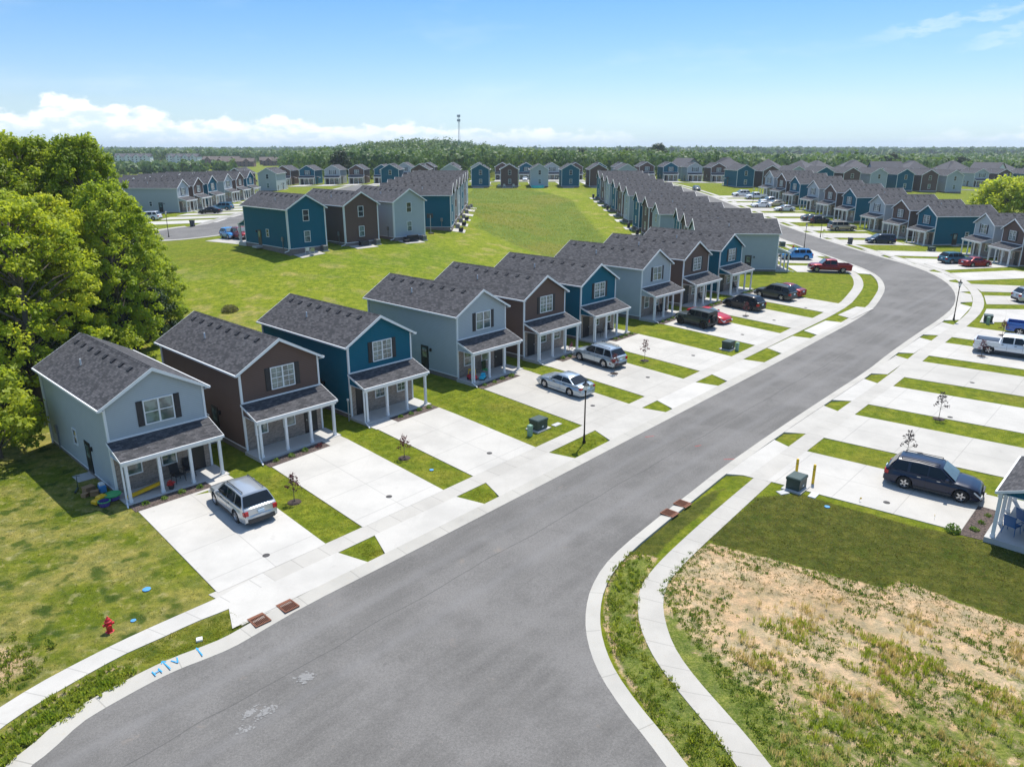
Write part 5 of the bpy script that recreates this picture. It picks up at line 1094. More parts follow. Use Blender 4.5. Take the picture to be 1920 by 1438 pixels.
wood('woods', [(-170, 560), (-95, 372), (-60, 366), (60, 366), (110, 380), (180, 560), (160, 830), (-210, 830)], 7.5, 9, 15, 31, 'dense green woods on the low hill beyond the houses', 90, .85)
wood('woods', [(110, 430), (420, 430), (640, 520), (760, 900), (200, 900), (160, 560)], 11., 9, 15, 32, 'belt of woods behind the suburb at the upper right', 70, 1.25)
wood('woods', [(-520, 860), (-180, 860), (-120, 1000), (-150, 1250), (-760, 1250)], 12., 10, 16, 33, 'distant woods behind the apartment blocks at the upper left', 50, 1.6)
wood('woods', [(-330, 540), (-250, 500), (-190, 520), (-200, 560), (-300, 600)], 11., 6, 11, 34, 'low clumps of trees in front of the distant apartments', 30, 1.9)
wood('far_woods', [(-1400, 1500), (1400, 1300), (2400, 3000), (-2400, 3000)], 42., 9, 16, 35, 'hazy band of woods along the horizon', 16, 8.)
# ------------------------------------------------------------------ other houses of the district
def gable_house(name, w, d, hw, hr, wallm, seed, hip=False, garage=True, windows=True):
    out = []; m = MB(); m.box(-w / 2, w / 2, 0, d, -.8, hw)
    if not hip: m.prism([(-w / 2, hw), (w / 2, hw), (0, hr - .05)], 'y', 0, d)
    out.append(('wall', m.mesh('wall', wallm), [])); m = MB(); o = .4
    if hip: m.add([(-w / 2 - o, -o, hw), (w / 2 + o, -o, hw), (w / 2 + o, d + o, hw), (-w / 2 - o, d + o, hw), (-w * .12, d * .45, hr), (w * .12, d * .55, hr), (-w / 2 - o, -o, hw - .2), (w / 2 + o, -o, hw - .2), (w / 2 + o, d + o, hw - .2), (-w / 2 - o, d + o, hw - .2)], [(0, 1, 5, 4), (1, 2, 5), (2, 3, 4, 5), (3, 0, 4), (0, 6, 7, 1), (1, 7, 8, 2), (2, 8, 9, 3), (3, 9, 6, 0)])
    else:
        for s in (-1, 1):
            f = [(0, 1, 2, 3), (4, 7, 6, 5), (0, 3, 7, 4), (1, 5, 6, 2), (2, 6, 7, 3)]
            if s == 1: f = [q[::-1] for q in f]
            e = hw - o * (hr - hw) / (w / 2); m.add([(0, -o, hr), (0, d + o, hr), (s * (w / 2 + o), d + o, e), (s * (w / 2 + o), -o, e), (0, -o, hr - .2), (0, d + o, hr - .2), (s * (w / 2 + o), d + o, e - .2), (s * (w / 2 + o), -o, e - .2)], f)
    out.append(('roof', m.mesh('roof', 'far_roof'), []))
    if windows:
        for x in (-w * .28, w * .28):
            for z in (1.0, 3.7):
                if z + 1.3 > hw: continue
                f, g = window_parts(x, z, 1.3, 1.3, 0, '-y', True); out.append(('window', f.mesh('window', 'white_trim'), [('pane', g.mesh('pane', 'window_glass'))]))
    return out
plain('far_roof', (.075, .072, .078), .9, var=.25, scale=.6); plain('roof_brown', (.11, .085, .07), .9, var=.25, scale=.6); plain('wall_white', (.60, .62, .63), .7); plain('wall_stone', (.30, .27, .235), .85, var=.2, scale=1.5); plain('wall_slate', (.20, .235, .265), .8); plain('wall_brick_far', (.17, .10, .08), .9, var=.2, scale=2)
FH = [gable_house('f', 11, 13, 5.8, 9.6, 'wall_white', 1), gable_house('f', 14, 12, 5.6, 9.8, 'wall_slate', 2, True), gable_house('f', 12, 12, 5.6, 9.4, 'wall_stone', 3, True), gable_house('f', 10, 14, 5.6, 9.4, 'wall_slate', 4)]
FL = [('far_house', 0, 'white gabled house with a dark roof'), ('far_house', 1, 'wide slate grey house with a hipped roof'), ('far_house', 2, 'stone coloured house with a hipped roof'), ('far_house', 3, 'slate grey gabled house')]
spots = [(150, 372, 2, 20), (166, 376, 2, -10), (176, 392, 1, 15), (122, 352, 1, 60), (138, 356, 2, 40), (192, 384, 3, 80), (206, 390, 1, 95), (223, 386, 1, 10), (240, 380, 0, 35), (252, 392, 2, 15), (270, 398, 1, -20), (286, 388, 2, 60), (300, 402, 0, 70), (318, 396, 1, 20), (336, 410, 1, 50), (98, 356, 1, -15), (108, 372, 2, 30), (84, 360, 3, 20)]
for i, (x, y, k, a) in enumerate(spots):
    o = thing('suburban_house', '%s, %s from left at the right horizon' % (FL[k][2], ['first', 'second', 'third', 'fourth', 'fifth', 'sixth', 'seventh', 'eighth', 'ninth', 'tenth', 'eleventh', 'twelfth', 'thirteenth', 'fourteenth', 'fifteenth', 'sixteenth', 'seventeenth', 'eighteenth'][sorted(range(18), key=lambda q: spots[q][0] / spots[q][1]).index(i)]), 'house', (x, y, T(x, y)), R(a), 'bigger houses near the right horizon'); parts_of(o, FH[k])
def long_block(L, d, hw, hr, wm, rm, gables):
    m = MB(); m.box(-L / 2, L / 2, 0, d, -1, hw); out = []
    r = MB(); r.prism([(-.5, hw), (d + .5, hw), (d / 2, hr)][::-1], 'x', -L / 2 - .5, L / 2 + .5)
    n = gables
    for i in range(n):
        x = -L / 2 + (i + .5) * L / n; m.prism([(x - 4, -1), (x + 4, -1), (x + 4, hw), (x, hr - .6), (x - 4, hw)], 'y', -1.4, d / 2 - .5)
        for s in (-1, 1):
            f = [(0, 1, 2, 3), (4, 7, 6, 5), (0, 3, 7, 4), (2, 6, 7, 3)]
            if s == 1: f = [q[::-1] for q in f]
            r.add([(x, -1.8, hr - .4), (x, d / 2, hr - .4), (x + s * 4.5, d / 2, hw - .3), (x + s * 4.5, -1.8, hw - .3), (x, -1.8, hr - .7), (x, d / 2, hr - .7), (x + s * 4.5, d / 2, hw - .6), (x + s * 4.5, -1.8, hw - .6)], f)
    out.append(('wall', m.mesh('wall', wm), [])); out.append(('roof', r.mesh('roof', rm), []))
    for i in range(int(L / 5)):
        for z in ((1, 4) if hw < 7.5 else (1, 4, 7)):
            w = MB(); x = -L / 2 + 2.5 + i * 5; y = -1.42 if any(abs(x - (-L / 2 + (j + .5) * L / n)) < 3.2 for j in range(n)) else -.02; w.box(x - .8, x + .8, y - .05, y + .02, z, z + 1.5); out.append(('window', w.mesh('window', 'window_glass_dark'), []))
    return out
LB = [long_block(44, 14, 8.5, 12.5, 'wall_white', 'far_roof', 4), long_block(48, 14, 6.0, 10, 'wall_brick_far', 'roof_brown', 3)]
for i, (x, y, k, a, l) in enumerate([(-390, 800, 0, 8, 'white apartment block with four gables, far left'), (-352, 830, 0, -4, 'white apartment block right of the four gabled one, partly hidden'), (-300, 800, 1, 0, 'long brown roofed block in the middle distance, left part'), (-262, 730, 1, 6, 'long brown roofed block nearest the green slope'), (-225, 760, 1, 0, 'long brown block right of the low white shed'), (-240, 800, 1, 12, 'farther brown block behind the others'), (-185, 740, 1, -6, 'long brown block above the green slope'), (-150, 700, 1, 0, 'brown roofed block beside the round dark tree')]):
    o = thing('apartment_block', l, 'building', (x, y, T(x, y)), R(a), 'distant apartment blocks at the upper left', .78); parts_of(o, LB[k])
# cell tower
tx, ty = -43.2, 640.; o = thing('cell_tower', 'tall thin grey radio mast rising above the wooded hill', 'mast', (tx, ty, T(tx, ty)))
hh = 44 - T(tx, ty) + 1; m = MB()
for i in range(3):
    a = i * 2.094; m.tube((1.0 * math.cos(a), 1.0 * math.sin(a), 0), (.55 * math.cos(a), .55 * math.sin(a), hh), .13, n=6)
for k in range(14):
    z0, z1 = hh * k / 14, hh * (k + 1) / 14
    for i in range(3): a, b = i * 2.094, (i + 1) * 2.094; r0, r1 = 1 - .45 * k / 14, 1 - .45 * (k + 1) / 14; m.tube((r0 * math.cos(a), r0 * math.sin(a), z0), (r1 * math.cos(b), r1 * math.sin(b), z1), .05, n=4)
obj('mast', m.mesh('mast', 'steel'), o)
for z in (hh - .8, hh - 4.2):
    m = MB()
    for i in range(9): a = i * .698; m.box(1.2 * math.cos(a) - .18, 1.2 * math.cos(a) + .18, 1.2 * math.sin(a) - .18, 1.2 * math.sin(a) + .18, z - .9, z + .9); m.tube((0, 0, z), (1.2 * math.cos(a), 1.2 * math.sin(a), z), .09, n=4)
    obj('antenna_array', m.mesh('antenna_array', 'steel'), o)
# ------------------------------------------------------------------ street furniture
def lamp(x, y, label):
    o = thing('street_lamp', label, 'street lamp', (x, y, T(x, y) + .04), 0, 'black street lamps')
    m = MB(); m.lathe([(.13, 0), (.13, .12), (.09, .2), (.075, .6), (.055, .7), (.045, 3.75), (.07, 3.78), (.07, 3.86), (.03, 3.9)], 10); obj('pole', m.mesh('pole', 'bronze'), o)
    m = MB(); m.lathe([(.08, 3.9), (.11, 3.93), (.17, 4.28), (.17, 4.30)], 8); obj('lamp_glass', m.mesh('lamp_glass', 'lamp_glass'), o)
    m = MB(); m.lathe([(.25, 4.30), (.24, 4.36), (.10, 4.47), (.05, 4.50), (.05, 4.56), (.075, 4.61), (.05, 4.67), (.005, 4.70)], 12); m.lathe([(.09, 3.88), (.12, 3.90), (.12, 3.94)], 8); obj('lamp_cap', m.mesh('lamp_cap', 'black_paint'), o); return o
for x, y, l in [(5.09, 48.98, 'black street lamp in the foreground on a small grass patch'), (50.94, 84.22, 'black street lamp on the outside of the bend, right'), (55.0, 141.6, 'black street lamp beside the far street, left kerb'), (63.9, 156.5, 'black street lamp with a yellow green flag by the tan suv'), (66.0, 209.8, 'black street lamp among the white cars on the far street'), (-60.7, 133.6, 'black street lamp by the cul-de-sac at the left')]: lamp(x, y, l)
def put(name, label, cat, x, y, parts, rz=0., group=None, s=1., dz=0.): o = thing(name, label, cat, (x, y, T(x, y) + dz), rz, group, s); parts_of(o, parts); return o
def mk(name, mat, fn, kids=()): m = MB(); fn(m); return (name, m.mesh(name, mat), list(kids))
plt_ = MB(); plt_.box(-.12, .12, -.505, -.49, .30, .45)
TRB = [mk('cabinet', 'utility_green', lambda m: m.bbox(-.62, .62, -.48, .48, .1, .98, .05), [('warning_plate', plt_.mesh('warning_plate', 'chalk'))]), mk('lid', 'utility_green', lambda m: m.bbox(-.66, .66, -.52, .52, .80, 1.02, .06)), mk('concrete_pad', 'porch_slab', lambda m: m.box(-.85, .85, -.7, .7, -.1, .12))]
for x, y, a, l in [(1.95, 51.6, 47, 'dark green utility box on the lawn between the third and fourth drives'), (21.6, 72.1, 47, 'dark green utility box by the grass strip at mid street, left side'), (17.5, 41.9, 47, 'dark green utility box in front of two yellow posts'), (54.3, 83.3, 60, 'dark green utility box behind the blue pickup'), (51.4, 143.2, 90, 'dark green utility box beside the long row of houses'), (78.4, 140.4, 0, 'dark green utility box on the big right lawn')]: put('utility_box', l, 'utility box', x, y, TRB, R(a), 'green utility boxes', .88, .02)
PED = [mk('pedestal_body', 'pale_green', lambda m: m.bbox(-.14, .14, -.14, .14, 0, .85, .04)), mk('pedestal_cap', 'pale_green', lambda m: m.bbox(-.16, .16, -.16, .16, .66, .90, .05))]
for x, y, l in [(1.3, 50.3, 'pale green cable pedestal in front of the nearest utility box'), (22.3, 71.5, 'pale green cable pedestal beside the mid street utility box'), (53.7, 82.3, 'pale green cable pedestal near the lamp on the bend')]: put('cable_pedestal', l, 'pedestal', x, y, PED, R(47), 'pale green cable pedestals')
BOL = [mk('post', 'yellow_paint', lambda m: m.lathe([(.085, -.1), (.085, 1.30), (.075, 1.35), (.03, 1.38), (.002, 1.385)], 14)), mk('reflective_band', 'black_paint', lambda m: m.lathe([(.087, 1.05), (.087, 1.08)], 14))]
for x, y, l in [(18.0, 43.3, 'yellow safety post behind the green box, left one'), (18.75, 42.45, 'yellow safety post right of the green box')]: put('bollard', l, 'bollard', x, y, BOL, 0, 'yellow safety posts')
def hyd(m): m.lathe([(.20, 0), (.20, .06), (.13, .08), (.13, .55), (.17, .57), (.17, .63), (.13, .66), (.10, .76), (.04, .82), (.035, .88), (.002, .89)], 14)
HYD = [mk('barrel', 'hydrant_red', hyd), mk('outlet', 'hydrant_red', lambda m: (m.tube((-.25, 0, .45), (.25, 0, .45), .07, n=10), m.tube((0, -.26, .42), (0, 0, .42), .095, n=10)))]
put('fire_hydrant', 'red fire hydrant on the foreground left lawn by the sidewalk', 'fire hydrant', -17.81, 28.17, HYD, R(40), 'red fire hydrants', .92); put('fire_hydrant', 'red fire hydrant beyond the bend near the bright blue suv', 'fire hydrant', 52.0, 139.0, HYD, 0, 'red fire hydrants')
# gully grates in the kerb pans
def grate_top(m):
    m.box(-.42, -.36, -.40, .40, 0, .05); m.box(.36, .42, -.40, .40, 0, .05); m.box(-.36, .36, -.40, -.34, 0, .05); m.box(-.36, .36, .34, .40, 0, .05)
    for i in range(9): x = -.32 + i * .08; m.box(x - .014, x + .014, -.34, .34, .005, .045)
GR = [mk('grate_bars', 'grate_rust', grate_top), mk('gully_pit', 'pit', lambda m: m.box(-.36, .36, -.34, .34, -.10, .012)), mk('curb_box', 'grate_rust', lambda m: (m.box(-.42, .42, .42, .54, .0, .035)))]
for u, n, a, l in [(13.50, -27.95, 46, 'rusty gully grate at the foot of the nearest drive, left one of two'), (14.95, -27.95, 47.3, 'rusty gully grate at the foot of the nearest drive, right one of two'), (34.65, -19.66, 227.3, 'rusty gully grate in the right kerb, nearer of two'), (36.15, -19.70, 227.3, 'rusty gully grate in the right kerb, farther of two')]:
    x, y = W(u, n); put('gully_grate', l, 'drain grate', x, y, GR, R(a), 'rusty gully grates', .90, .062)
COV = [mk('cover', 'cover_iron', lambda m: m.lathe([(.19, 0), (.19, .012), (.14, .02), (.002, .02)], 18))]
cov = [(16.6, -32.8), (25.1, -33.3), (33.7, -33.2), (45.7, -33.4), (54.6, -34.0), (63.2, -34.4), (73.5, -34.4), (81.7, -34.6), (90.4, -34.5), (44.4, -10.8), (53.3, -11.4), (62.0, -11.7), (72.4, -12.5)]
for i, (u, n) in enumerate(cov):
    x, y = W(u, n); put('drain_cover', 'round iron cover set in the %s drive, %s' % (ORD[i] if i < 9 else ORD[i - 9], 'left side of the street' if i < 9 else 'right side of the street'), 'drain cover', x, y, COV, 0, 'round covers in the drives', 1., .08)
LID = [mk('lid', 'blue_lid', lambda m: m.lathe([(.24, .0), (.24, .05), (.20, .065), (.002, .07)], 14))]
for x, y, l, s in [(-17.69, 31.41, 'larger blue painted meter lid in the left foreground lawn', .8), (-17.14, 28.94, 'small blue painted lid right of the fire hydrant', .5), (-5.26, 44.75, 'blue meter lid in the grass strip between second and third drives', .6), (18.47, 39.48, 'blue and white lid in the lawn below the utility box', .65)]: put('water_meter', l, 'meter lid', x, y, LID, 0, 'blue meter lids', s, .05)
put('meter_box', 'small white square box in the verge by the foreground kerb', 'meter box', -13.59, 27.54, [mk('box_lid', 'chalk', lambda m: m.bbox(-.13, .13, -.13, .13, 0, .10, .02))], .4, None, 1., .03)
put('junction_lid', 'pale square ground lid beside the utility box with yellow posts', 'ground lid', 18.2, 40.9, [mk('box_lid', 'pipe_pvc', lambda m: m.bbox(-.35, .35, -.22, .22, 0, .08, .02))], R(50), None, 1., .03)
put('junction_lid', 'pale slab beside the left corner of that utility box', 'ground lid', 16.5, 41.3, [mk('box_lid', 'grey_lid', lambda m: m.bbox(-.32, .32, -.25, .25, 0, .07, .02))], R(20), None, 1., .03)
put('junction_lid', 'pale slab in the grass next to the nearest utility box', 'ground lid', 3.35, 52.4, [mk('box_lid', 'grey_lid', lambda m: m.bbox(-.40, .40, -.22, .22, 0, .06, .02))], R(47), None, 1., .03)
# blue survey writing on the kerb
def stroke(m, pts, w=.05):
    for (x0, y0), (x1, y1) in zip(pts[:-1], pts[1:]):
        dx, dy = x1 - x0, y1 - y0; L = math.hypot(dx, dy); nx, ny = -dy / L * w / 2, dx / L * w / 2; m.add([(x0 + nx, y0 + ny, 0), (x0 - nx, y0 - ny, 0), (x1 - nx, y1 - ny, 0), (x1 + nx, y1 + ny, 0)], [(0, 1, 2, 3)])
def kerb_mark(u0, name, label, strokes, ang):
    c = (u0[0], u0[1]); m = MB()
    for s in strokes: stroke(m, s)
    m.v = [(x, y, .0) for x, y, z in m.v]; a = R(ang); vs = []
    for x, y, z in m.v:
        X, Y = c[0] + x * math.cos(a) - y * math.sin(a), c[1] + x * math.sin(a) + y * math.cos(a); vs.append((X, Y, T(X, Y) + .094))
    m.v = vs; o = obj(name, m.mesh(name, 'marking_blue')); tag(o, label, 'road marking', 'blue spray marks on the kerb')
kerb_mark((-14.48, 25.45), 'spray_letter', 'blue sprayed letter H on the foreground kerb', [[(-.13, -.17), (-.13, .17)], [(.13, -.17), (.13, .17)], [(-.13, 0), (.13, 0)]], 50)
kerb_mark((-14.28, 25.86), 'spray_arrow', 'blue sprayed arrow across the kerb between H and V', [[(0, -.36), (0, .36)], [(-.10, .22), (0, .37)], [(.10, .22), (0, .37)]], 50)
kerb_mark((-14.0, 26.13), 'spray_letter', 'blue sprayed letter V on the foreground kerb', [[(-.13, .17), (0, -.17), (.13, .17)]], 50)
kerb_mark((-13.25, 26.72), 'spray_mark', 'short blue sprayed dash with a tick, right of the letters', [[(.0, -.34), (-.02, .34)], [(-.06, .20), (.05, .24)]], 42)
def red_mark(pts, label):
    m = MB(); stroke(m, [(0, 0), (pts[1][0] - pts[0][0], pts[1][1] - pts[0][1])], .05); o = obj('spray_line', m.mesh('spray_line', 'spray_red'), None, (pts[0][0], pts[0][1], T(*pts[0]) + .012)); tag(o, label, 'road marking', 'thin red sprayed lines on the asphalt')
red_mark((W(43.3, -26.9), W(44.3, -26.3)), 'red sprayed line near the left kerb beyond the lamp'); red_mark((W(44.2, -23.4), W(45.2, -23.0)), 'red sprayed line near the middle of the road'); red_mark((W(43.6, -20.9), W(44.4, -20.2)), 'red sprayed line at the right kerb by the yellow posts')
g = np.random.default_rng(5)
def spill(x, y, r, n, label, ang, el=2.2):
    m = MB(); a = R(ang)
    for i in range(n):
        p, q = g.normal() * r * el * .4, g.normal() * r * .4; cx_, cy_ = p * math.cos(a) - q * math.sin(a), p * math.sin(a) + q * math.cos(a); s = .012 + .05 * g.random() ** 2; k = 7; th = g.random() * 6
        ring = [(cx_ + s * (.6 + .6 * g.random()) * math.cos(th + 2 * math.pi * j / k) * 1.3, cy_ + s * (.6 + .5 * g.random()) * math.sin(th + 2 * math.pi * j / k), i * .00005) for j in range(k)]; m.add(ring, [tuple(range(k))])
    o = obj('chalk_spill', m.mesh('chalk_spill', 'stain_white'), None, (x, y, T(x, y) + .010)); tag(o, label, 'stain', 'white chalk stains on the road')
spill(-8.4, 25.2, .30, 200, 'rounded white stain on the foreground road', 20, 1.4); spill(-9.36, 23.25, .26, 130, 'slanted white stain, right one of the two long ones', 50); spill(-9.95, 23.25, .17, 110, 'slanted white streak left of the other long stain', 60, 3); spill(-9.8, 22.4, .20, 50, 'small white stain nearest the bottom edge', 40)
# saplings
def sapling_proto(seed, H, mat, n):
    g = np.random.default_rng(seed); m = MB(); m.tube((0, 0, -.05), (.02, 0, H * .9), .022, .010, 6); cen = []
    for i in range(n):
        z = H * (.42 + .56 * i / n); a = i * 2.4; r = .34 * (1.15 - i / n) * (.7 + .6 * g.random()); e = (r * math.cos(a), r * math.sin(a), z + .12); m.tube((0, 0, z - .1), e, .009, .004, 4); cen.append(e)
    c, a_, b_ = leaves(g, np.array(cen), np.full(n, .17), 16, .055, 1., .2); mul = MB(); mul.lathe([(.42, .0), (.36, .05), (.002, .07)], 12)
    return [('crown', quads_mesh('crown', c, a_, b_, mat), []), ('trunk', m.mesh('trunk', 'bark'), [])], ('mulch_ring', mul.mesh('mulch_ring', 'mulch_old'))
SP = [sapling_proto(1, 1.7, 'leaf_red', 16), sapling_proto(2, 1.5, 'leaf_red', 12), sapling_proto(3, 1.9, 'leaf_red', 14)]
mat_leaf('leaf_purple', (.03, .02, .03), (.055, .035, .05), .15); SPD = sapling_proto(4, 2.0, 'leaf_purple', 13)
for i, (x, y, p, l) in enumerate([(-13.05, 40.5, SP[0], 'bushy dark red sapling in the grass strip right of the silver suv'), (-7.3, 46.7, SP[1], 'red sapling in the grass strip between the second and third drives'), (9.2, 64.3, SP[0], 'red sapling between the silver sedan and the silver blue suv'), (12.6, 68.2, SP[2], 'red leaved sapling right of the silver blue suv'), (26.28, 45.9, SPD, 'dark sapling behind the navy suv'), (32.44, 53.25, SPD, 'dark sapling in the second grass strip on the right'), (45.4, 69.6, SP[1], 'sapling in front of the white pickup'), (52.3, 77.4, SP[1], 'sapling in front of the blue pickup'), (27.35, 85.6, SP[1], 'thin sapling beside the black hatchback suv'), (68.2, 172.4, SP[2], 'red sapling by the drive beyond the tan suv'), (68.5, 193.8, SP[1], 'sapling in the strip by the white sedan, far street'), (70.6, 166.4, SP[1], 'sapling at the nose of the tan suv')]):
    o = thing('sapling', l, 'sapling', (x, y, T(x, y) + .03), rnd.random() * 6, 'young red leaved saplings in the grass strips', 1.05); parts_of(o, p[0] + [(p[1][0], p[1][1], [])])
# wheeled bins
BIN = [mk('bin_body', 'bin_grey', lambda m: m.prism([(-.26, 0), (.26, 0), (.33, .95), (-.33, .95)], 'y', -.3, .3)), mk('bin_lid', 'bin_grey', lambda m: m.bbox(-.36, .36, -.36, .34, .95, 1.06, .05)), mk('wheel', 'tyre', lambda m: m.tube((-.3, .3, .12), (.3, .3, .12), .12, n=10))]
for x, y, l in [(-62.0, 147.2, 'dark wheeled bin at the kerb by the cul-de-sac'), (66.4, 148.0, 'dark wheeled bin at the kerb left of the dark minivan'), (86.9, 139.8, 'dark wheeled bin on the porch corner at the right')]: put('wheeled_bin', l, 'bin', x, y, BIN, 0, 'dark wheeled bins', 1.15, .06)
o = put('basketball_hoop', 'basketball hoop on a pole beside the grey rear-facing house', 'basketball hoop', -13.97, 130.2, [mk('pole', 'steel', lambda m: m.tube((0, 0, 0), (0, 0, 3.1), .06)), mk('backboard', 'plastic_dark', lambda m: m.box(-.55, .55, -.3, -.26, 2.6, 3.35)), mk('hoop_ring', 'hydrant_red', lambda m: m.lathe([(.23, 2.7), (.24, 2.72), (.22, 2.72)], 14, (0, -.55, 0))), mk('base', 'plastic_dark', lambda m: m.bbox(-.4, .4, -.3, .6, 0, .2, .04))], R(200))
put('flag_banner', 'small yellow green garden flag on the lamp by the tan suv', 'flag', 64.4, 156.6, [mk('flag_cloth', 'yellow_flag', lambda m: m.box(0, .5, -.01, .01, .9, 1.6)), mk('flag_pole', 'black_paint', lambda m: m.tube((0, 0, 0), (0, 0, 1.7), .02))], .3)
# ------------------------------------------------------------------ porch and garden things
def lp(i, lx, ly): c, x, y, z, a, d = ROW1[i]; return local(x, y, a, lx, ly)
def onporch(i, lx, ly, name, label, cat, parts, rz=0., s=1., group=None, z=None):
    x, y = lp(i, lx, ly); o = thing(name, label, cat, (x, y, ROW1[i][3] + .002 if z is None else z), R(ROW1[i][4] + rz), group, s); parts_of(o, parts); return o
def chair_(mat_f, mat_s):
    return [mk('seat', mat_s, lambda m: m.bbox(-.26, .26, -.25, .25, .40, .46, .02)), mk('backrest', mat_s, lambda m: m.add([(-.26, .23, .46), (.26, .23, .46), (.26, .36, .98), (-.26, .36, .98), (-.26, .27, .46), (.26, .27, .46), (.26, .40, .98), (-.26, .40, .98)], [(0, 1, 2, 3), (4, 7, 6, 5), (0, 4, 5, 1), (3, 2, 6, 7), (0, 3, 7, 4), (1, 5, 6, 2)]))] + \
           [mk('leg', mat_f, lambda m, sx=sx, sy=sy: m.tube((sx * .24, sy * .22, .42), (sx * .29, sy * .27, 0), .018, n=6)) for sx in (-1, 1) for sy in (-1, 1)] + [mk('armrest', mat_f, lambda m, sx=sx: (m.tube((sx * .28, -.24, .42), (sx * .28, -.24, .64), .015, n=5), m.tube((sx * .28, -.24, .64), (sx * .28, .28, .66), .02, n=5))) for sx in (-1, 1)]
CH_D = chair_('black_paint', 'cloth_dark'); CH_B = chair_('chair_blue', 'chair_blue'); CH_W = chair_('wood_brown', 'wood_brown')
onporch(0, .35, -.95, 'porch_chair', 'black metal porch chair with a dark bag on it, nearest house', 'chair', CH_D, 10, 1.15, 'porch chairs'); onporch(0, 1.25, -.55, 'porch_chair', 'dark porch chair beside the front door of the nearest house', 'chair', CH_D, -12, 1.15, 'porch chairs')
POT = [mk('pot', 'plastic_dark', lambda m: m.lathe([(.12, 0), (.17, .26), (.15, .26), (.14, .22), (.002, .22)], 14)), ('flowers', leaf_ball(.24, 110, .06, 44, .7, .28).mesh('flowers', 'flower_red'), [])]
onporch(0, -.42, -1.72, 'flower_pot', 'pot of red flowers by the second porch post of the nearest house', 'flower pot', POT, 0, 1.15)
onporch(0, -1.8, -1.0, 'play_slide', 'yellow plastic slide lying along the porch of the nearest house', 'toy', [mk('slide_channel', 'toy_yellow', lambda m: (m.add([(-1.1, -.2, .06), (1.1, -.2, .34), (1.1, .2, .34), (-1.1, .2, .06), (-1.1, -.2, .0), (1.1, -.2, .28), (1.1, .2, .28), (-1.1, .2, .0)], [(0, 1, 2, 3), (4, 7, 6, 5), (0, 4, 5, 1), (3, 2, 6, 7), (0, 3, 7, 4), (1, 5, 6, 2)]), m.add([(-1.1, -.24, .20), (1.1, -.24, .48), (1.1, -.2, .48), (-1.1, -.2, .2), (-1.1, -.24, .0), (1.1, -.24, .28), (1.1, -.2, .28), (-1.1, -.2, .0)], [(0, 1, 2, 3), (4, 7, 6, 5), (0, 4, 5, 1), (3, 2, 6, 7)])))], 2)
onporch(0, -3.45, -.55, 'toy_table', 'green plastic play table at the left porch corner of the nearest house', 'toy', [mk('table_top', 'toy_green', lambda m: m.lathe([(.46, .26), (.5, .34), (.44, .36), (.42, .30), (.002, .30)], 16)), mk('table_base', 'toy_purple', lambda m: m.lathe([(.36, .0), (.34, .26)], 12))], 0, 1.)
onporch(0, -4.15, -.45, 'ride_on_toy', 'yellow plastic ride-on car in the grass by the nearest porch', 'toy', [mk('toy_body', 'toy_yellow', lambda m: (m.bbox(-.45, .45, -.24, .24, .12, .36, .08), m.bbox(-.15, .35, -.2, .2, .36, .52, .08))), mk('toy_wheel', 'plastic_dark', lambda m: (m.tube((-.28, -.28, .12), (-.28, .28, .12), .12, n=10), m.tube((.28, -.28, .12), (.28, .28, .12), .12, n=10)))], 20, 1., None, .02)
onporch(0, -4.1, -1.0, 'toy_bin', 'purple and green toy tub below the yellow ride-on car', 'toy', [mk('tub', 'toy_purple', lambda m: m.lathe([(.26, 0), (.34, .36), (.31, .36), (.26, .08), (.002, .08)], 14)), mk('tub_rim', 'toy_green', lambda m: m.lathe([(.36, .33), (.36, .38), (.31, .38)], 14))], 0, 1., None, .0)
BX = [mk('carton', 'cardboard', lambda m: m.box(-.3, .3, -.25, .25, 0, .42)), mk('carton_flap', 'cardboard', lambda m: m.add([(-.3, -.25, .42), (.3, -.25, .42), (.3, -.45, .50), (-.3, -.45, .50), (-.3, -.25, .43), (.3, -.25, .43), (.3, -.45, .51), (-.3, -.45, .51)], [(0, 3, 2, 1), (4, 5, 6, 7)]))]
for k, (lx, ly, s, a) in enumerate([(-4.1, 1.7, 1.0, 10), (-4.0, 1.0, .75, -25), (-4.5, 1.2, .6, 40)]): onporch(0, lx, ly, 'cardboard_box', '%s cardboard box on the grass by the nearest house wall' % ['largest', 'middle', 'smallest'][k], 'box', BX, a, s, 'cardboard boxes by the nearest house', .0)
onporch(0, -3.5, 1.15, 'storage_bag', 'pale blue bag leaning on the wall of the nearest house', 'bag', [mk('bag', 'blue_lid', lambda m: m.bbox(-.18, .18, -.22, .22, 0, .55, .1)), mk('bag_top', 'chalk', lambda m: m.bbox(-.15, .15, -.18, .18, .5, .66, .06))], 0, 1., None, .0)
onporch(0, -4.6, 2.4, 'push_scooter', 'thin green scooter lying by the side step of the nearest house', 'scooter', [mk('deck', 'utility_green', lambda m: m.box(-.35, .35, -.06, .06, .08, .11)), mk('handlebar', 'utility_green', lambda m: (m.tube((.32, 0, .1), (.42, 0, .85), .02, n=6), m.tube((.42, -.2, .85), (.42, .2, .85), .02, n=6))), mk('scooter_wheel', 'tyre', lambda m: (m.tube((-.34, -.02, .07), (-.34, .02, .07), .07, n=10), m.tube((.36, -.02, .07), (.36, .02, .07), .07, n=10)))], 60, 1., None, .02)
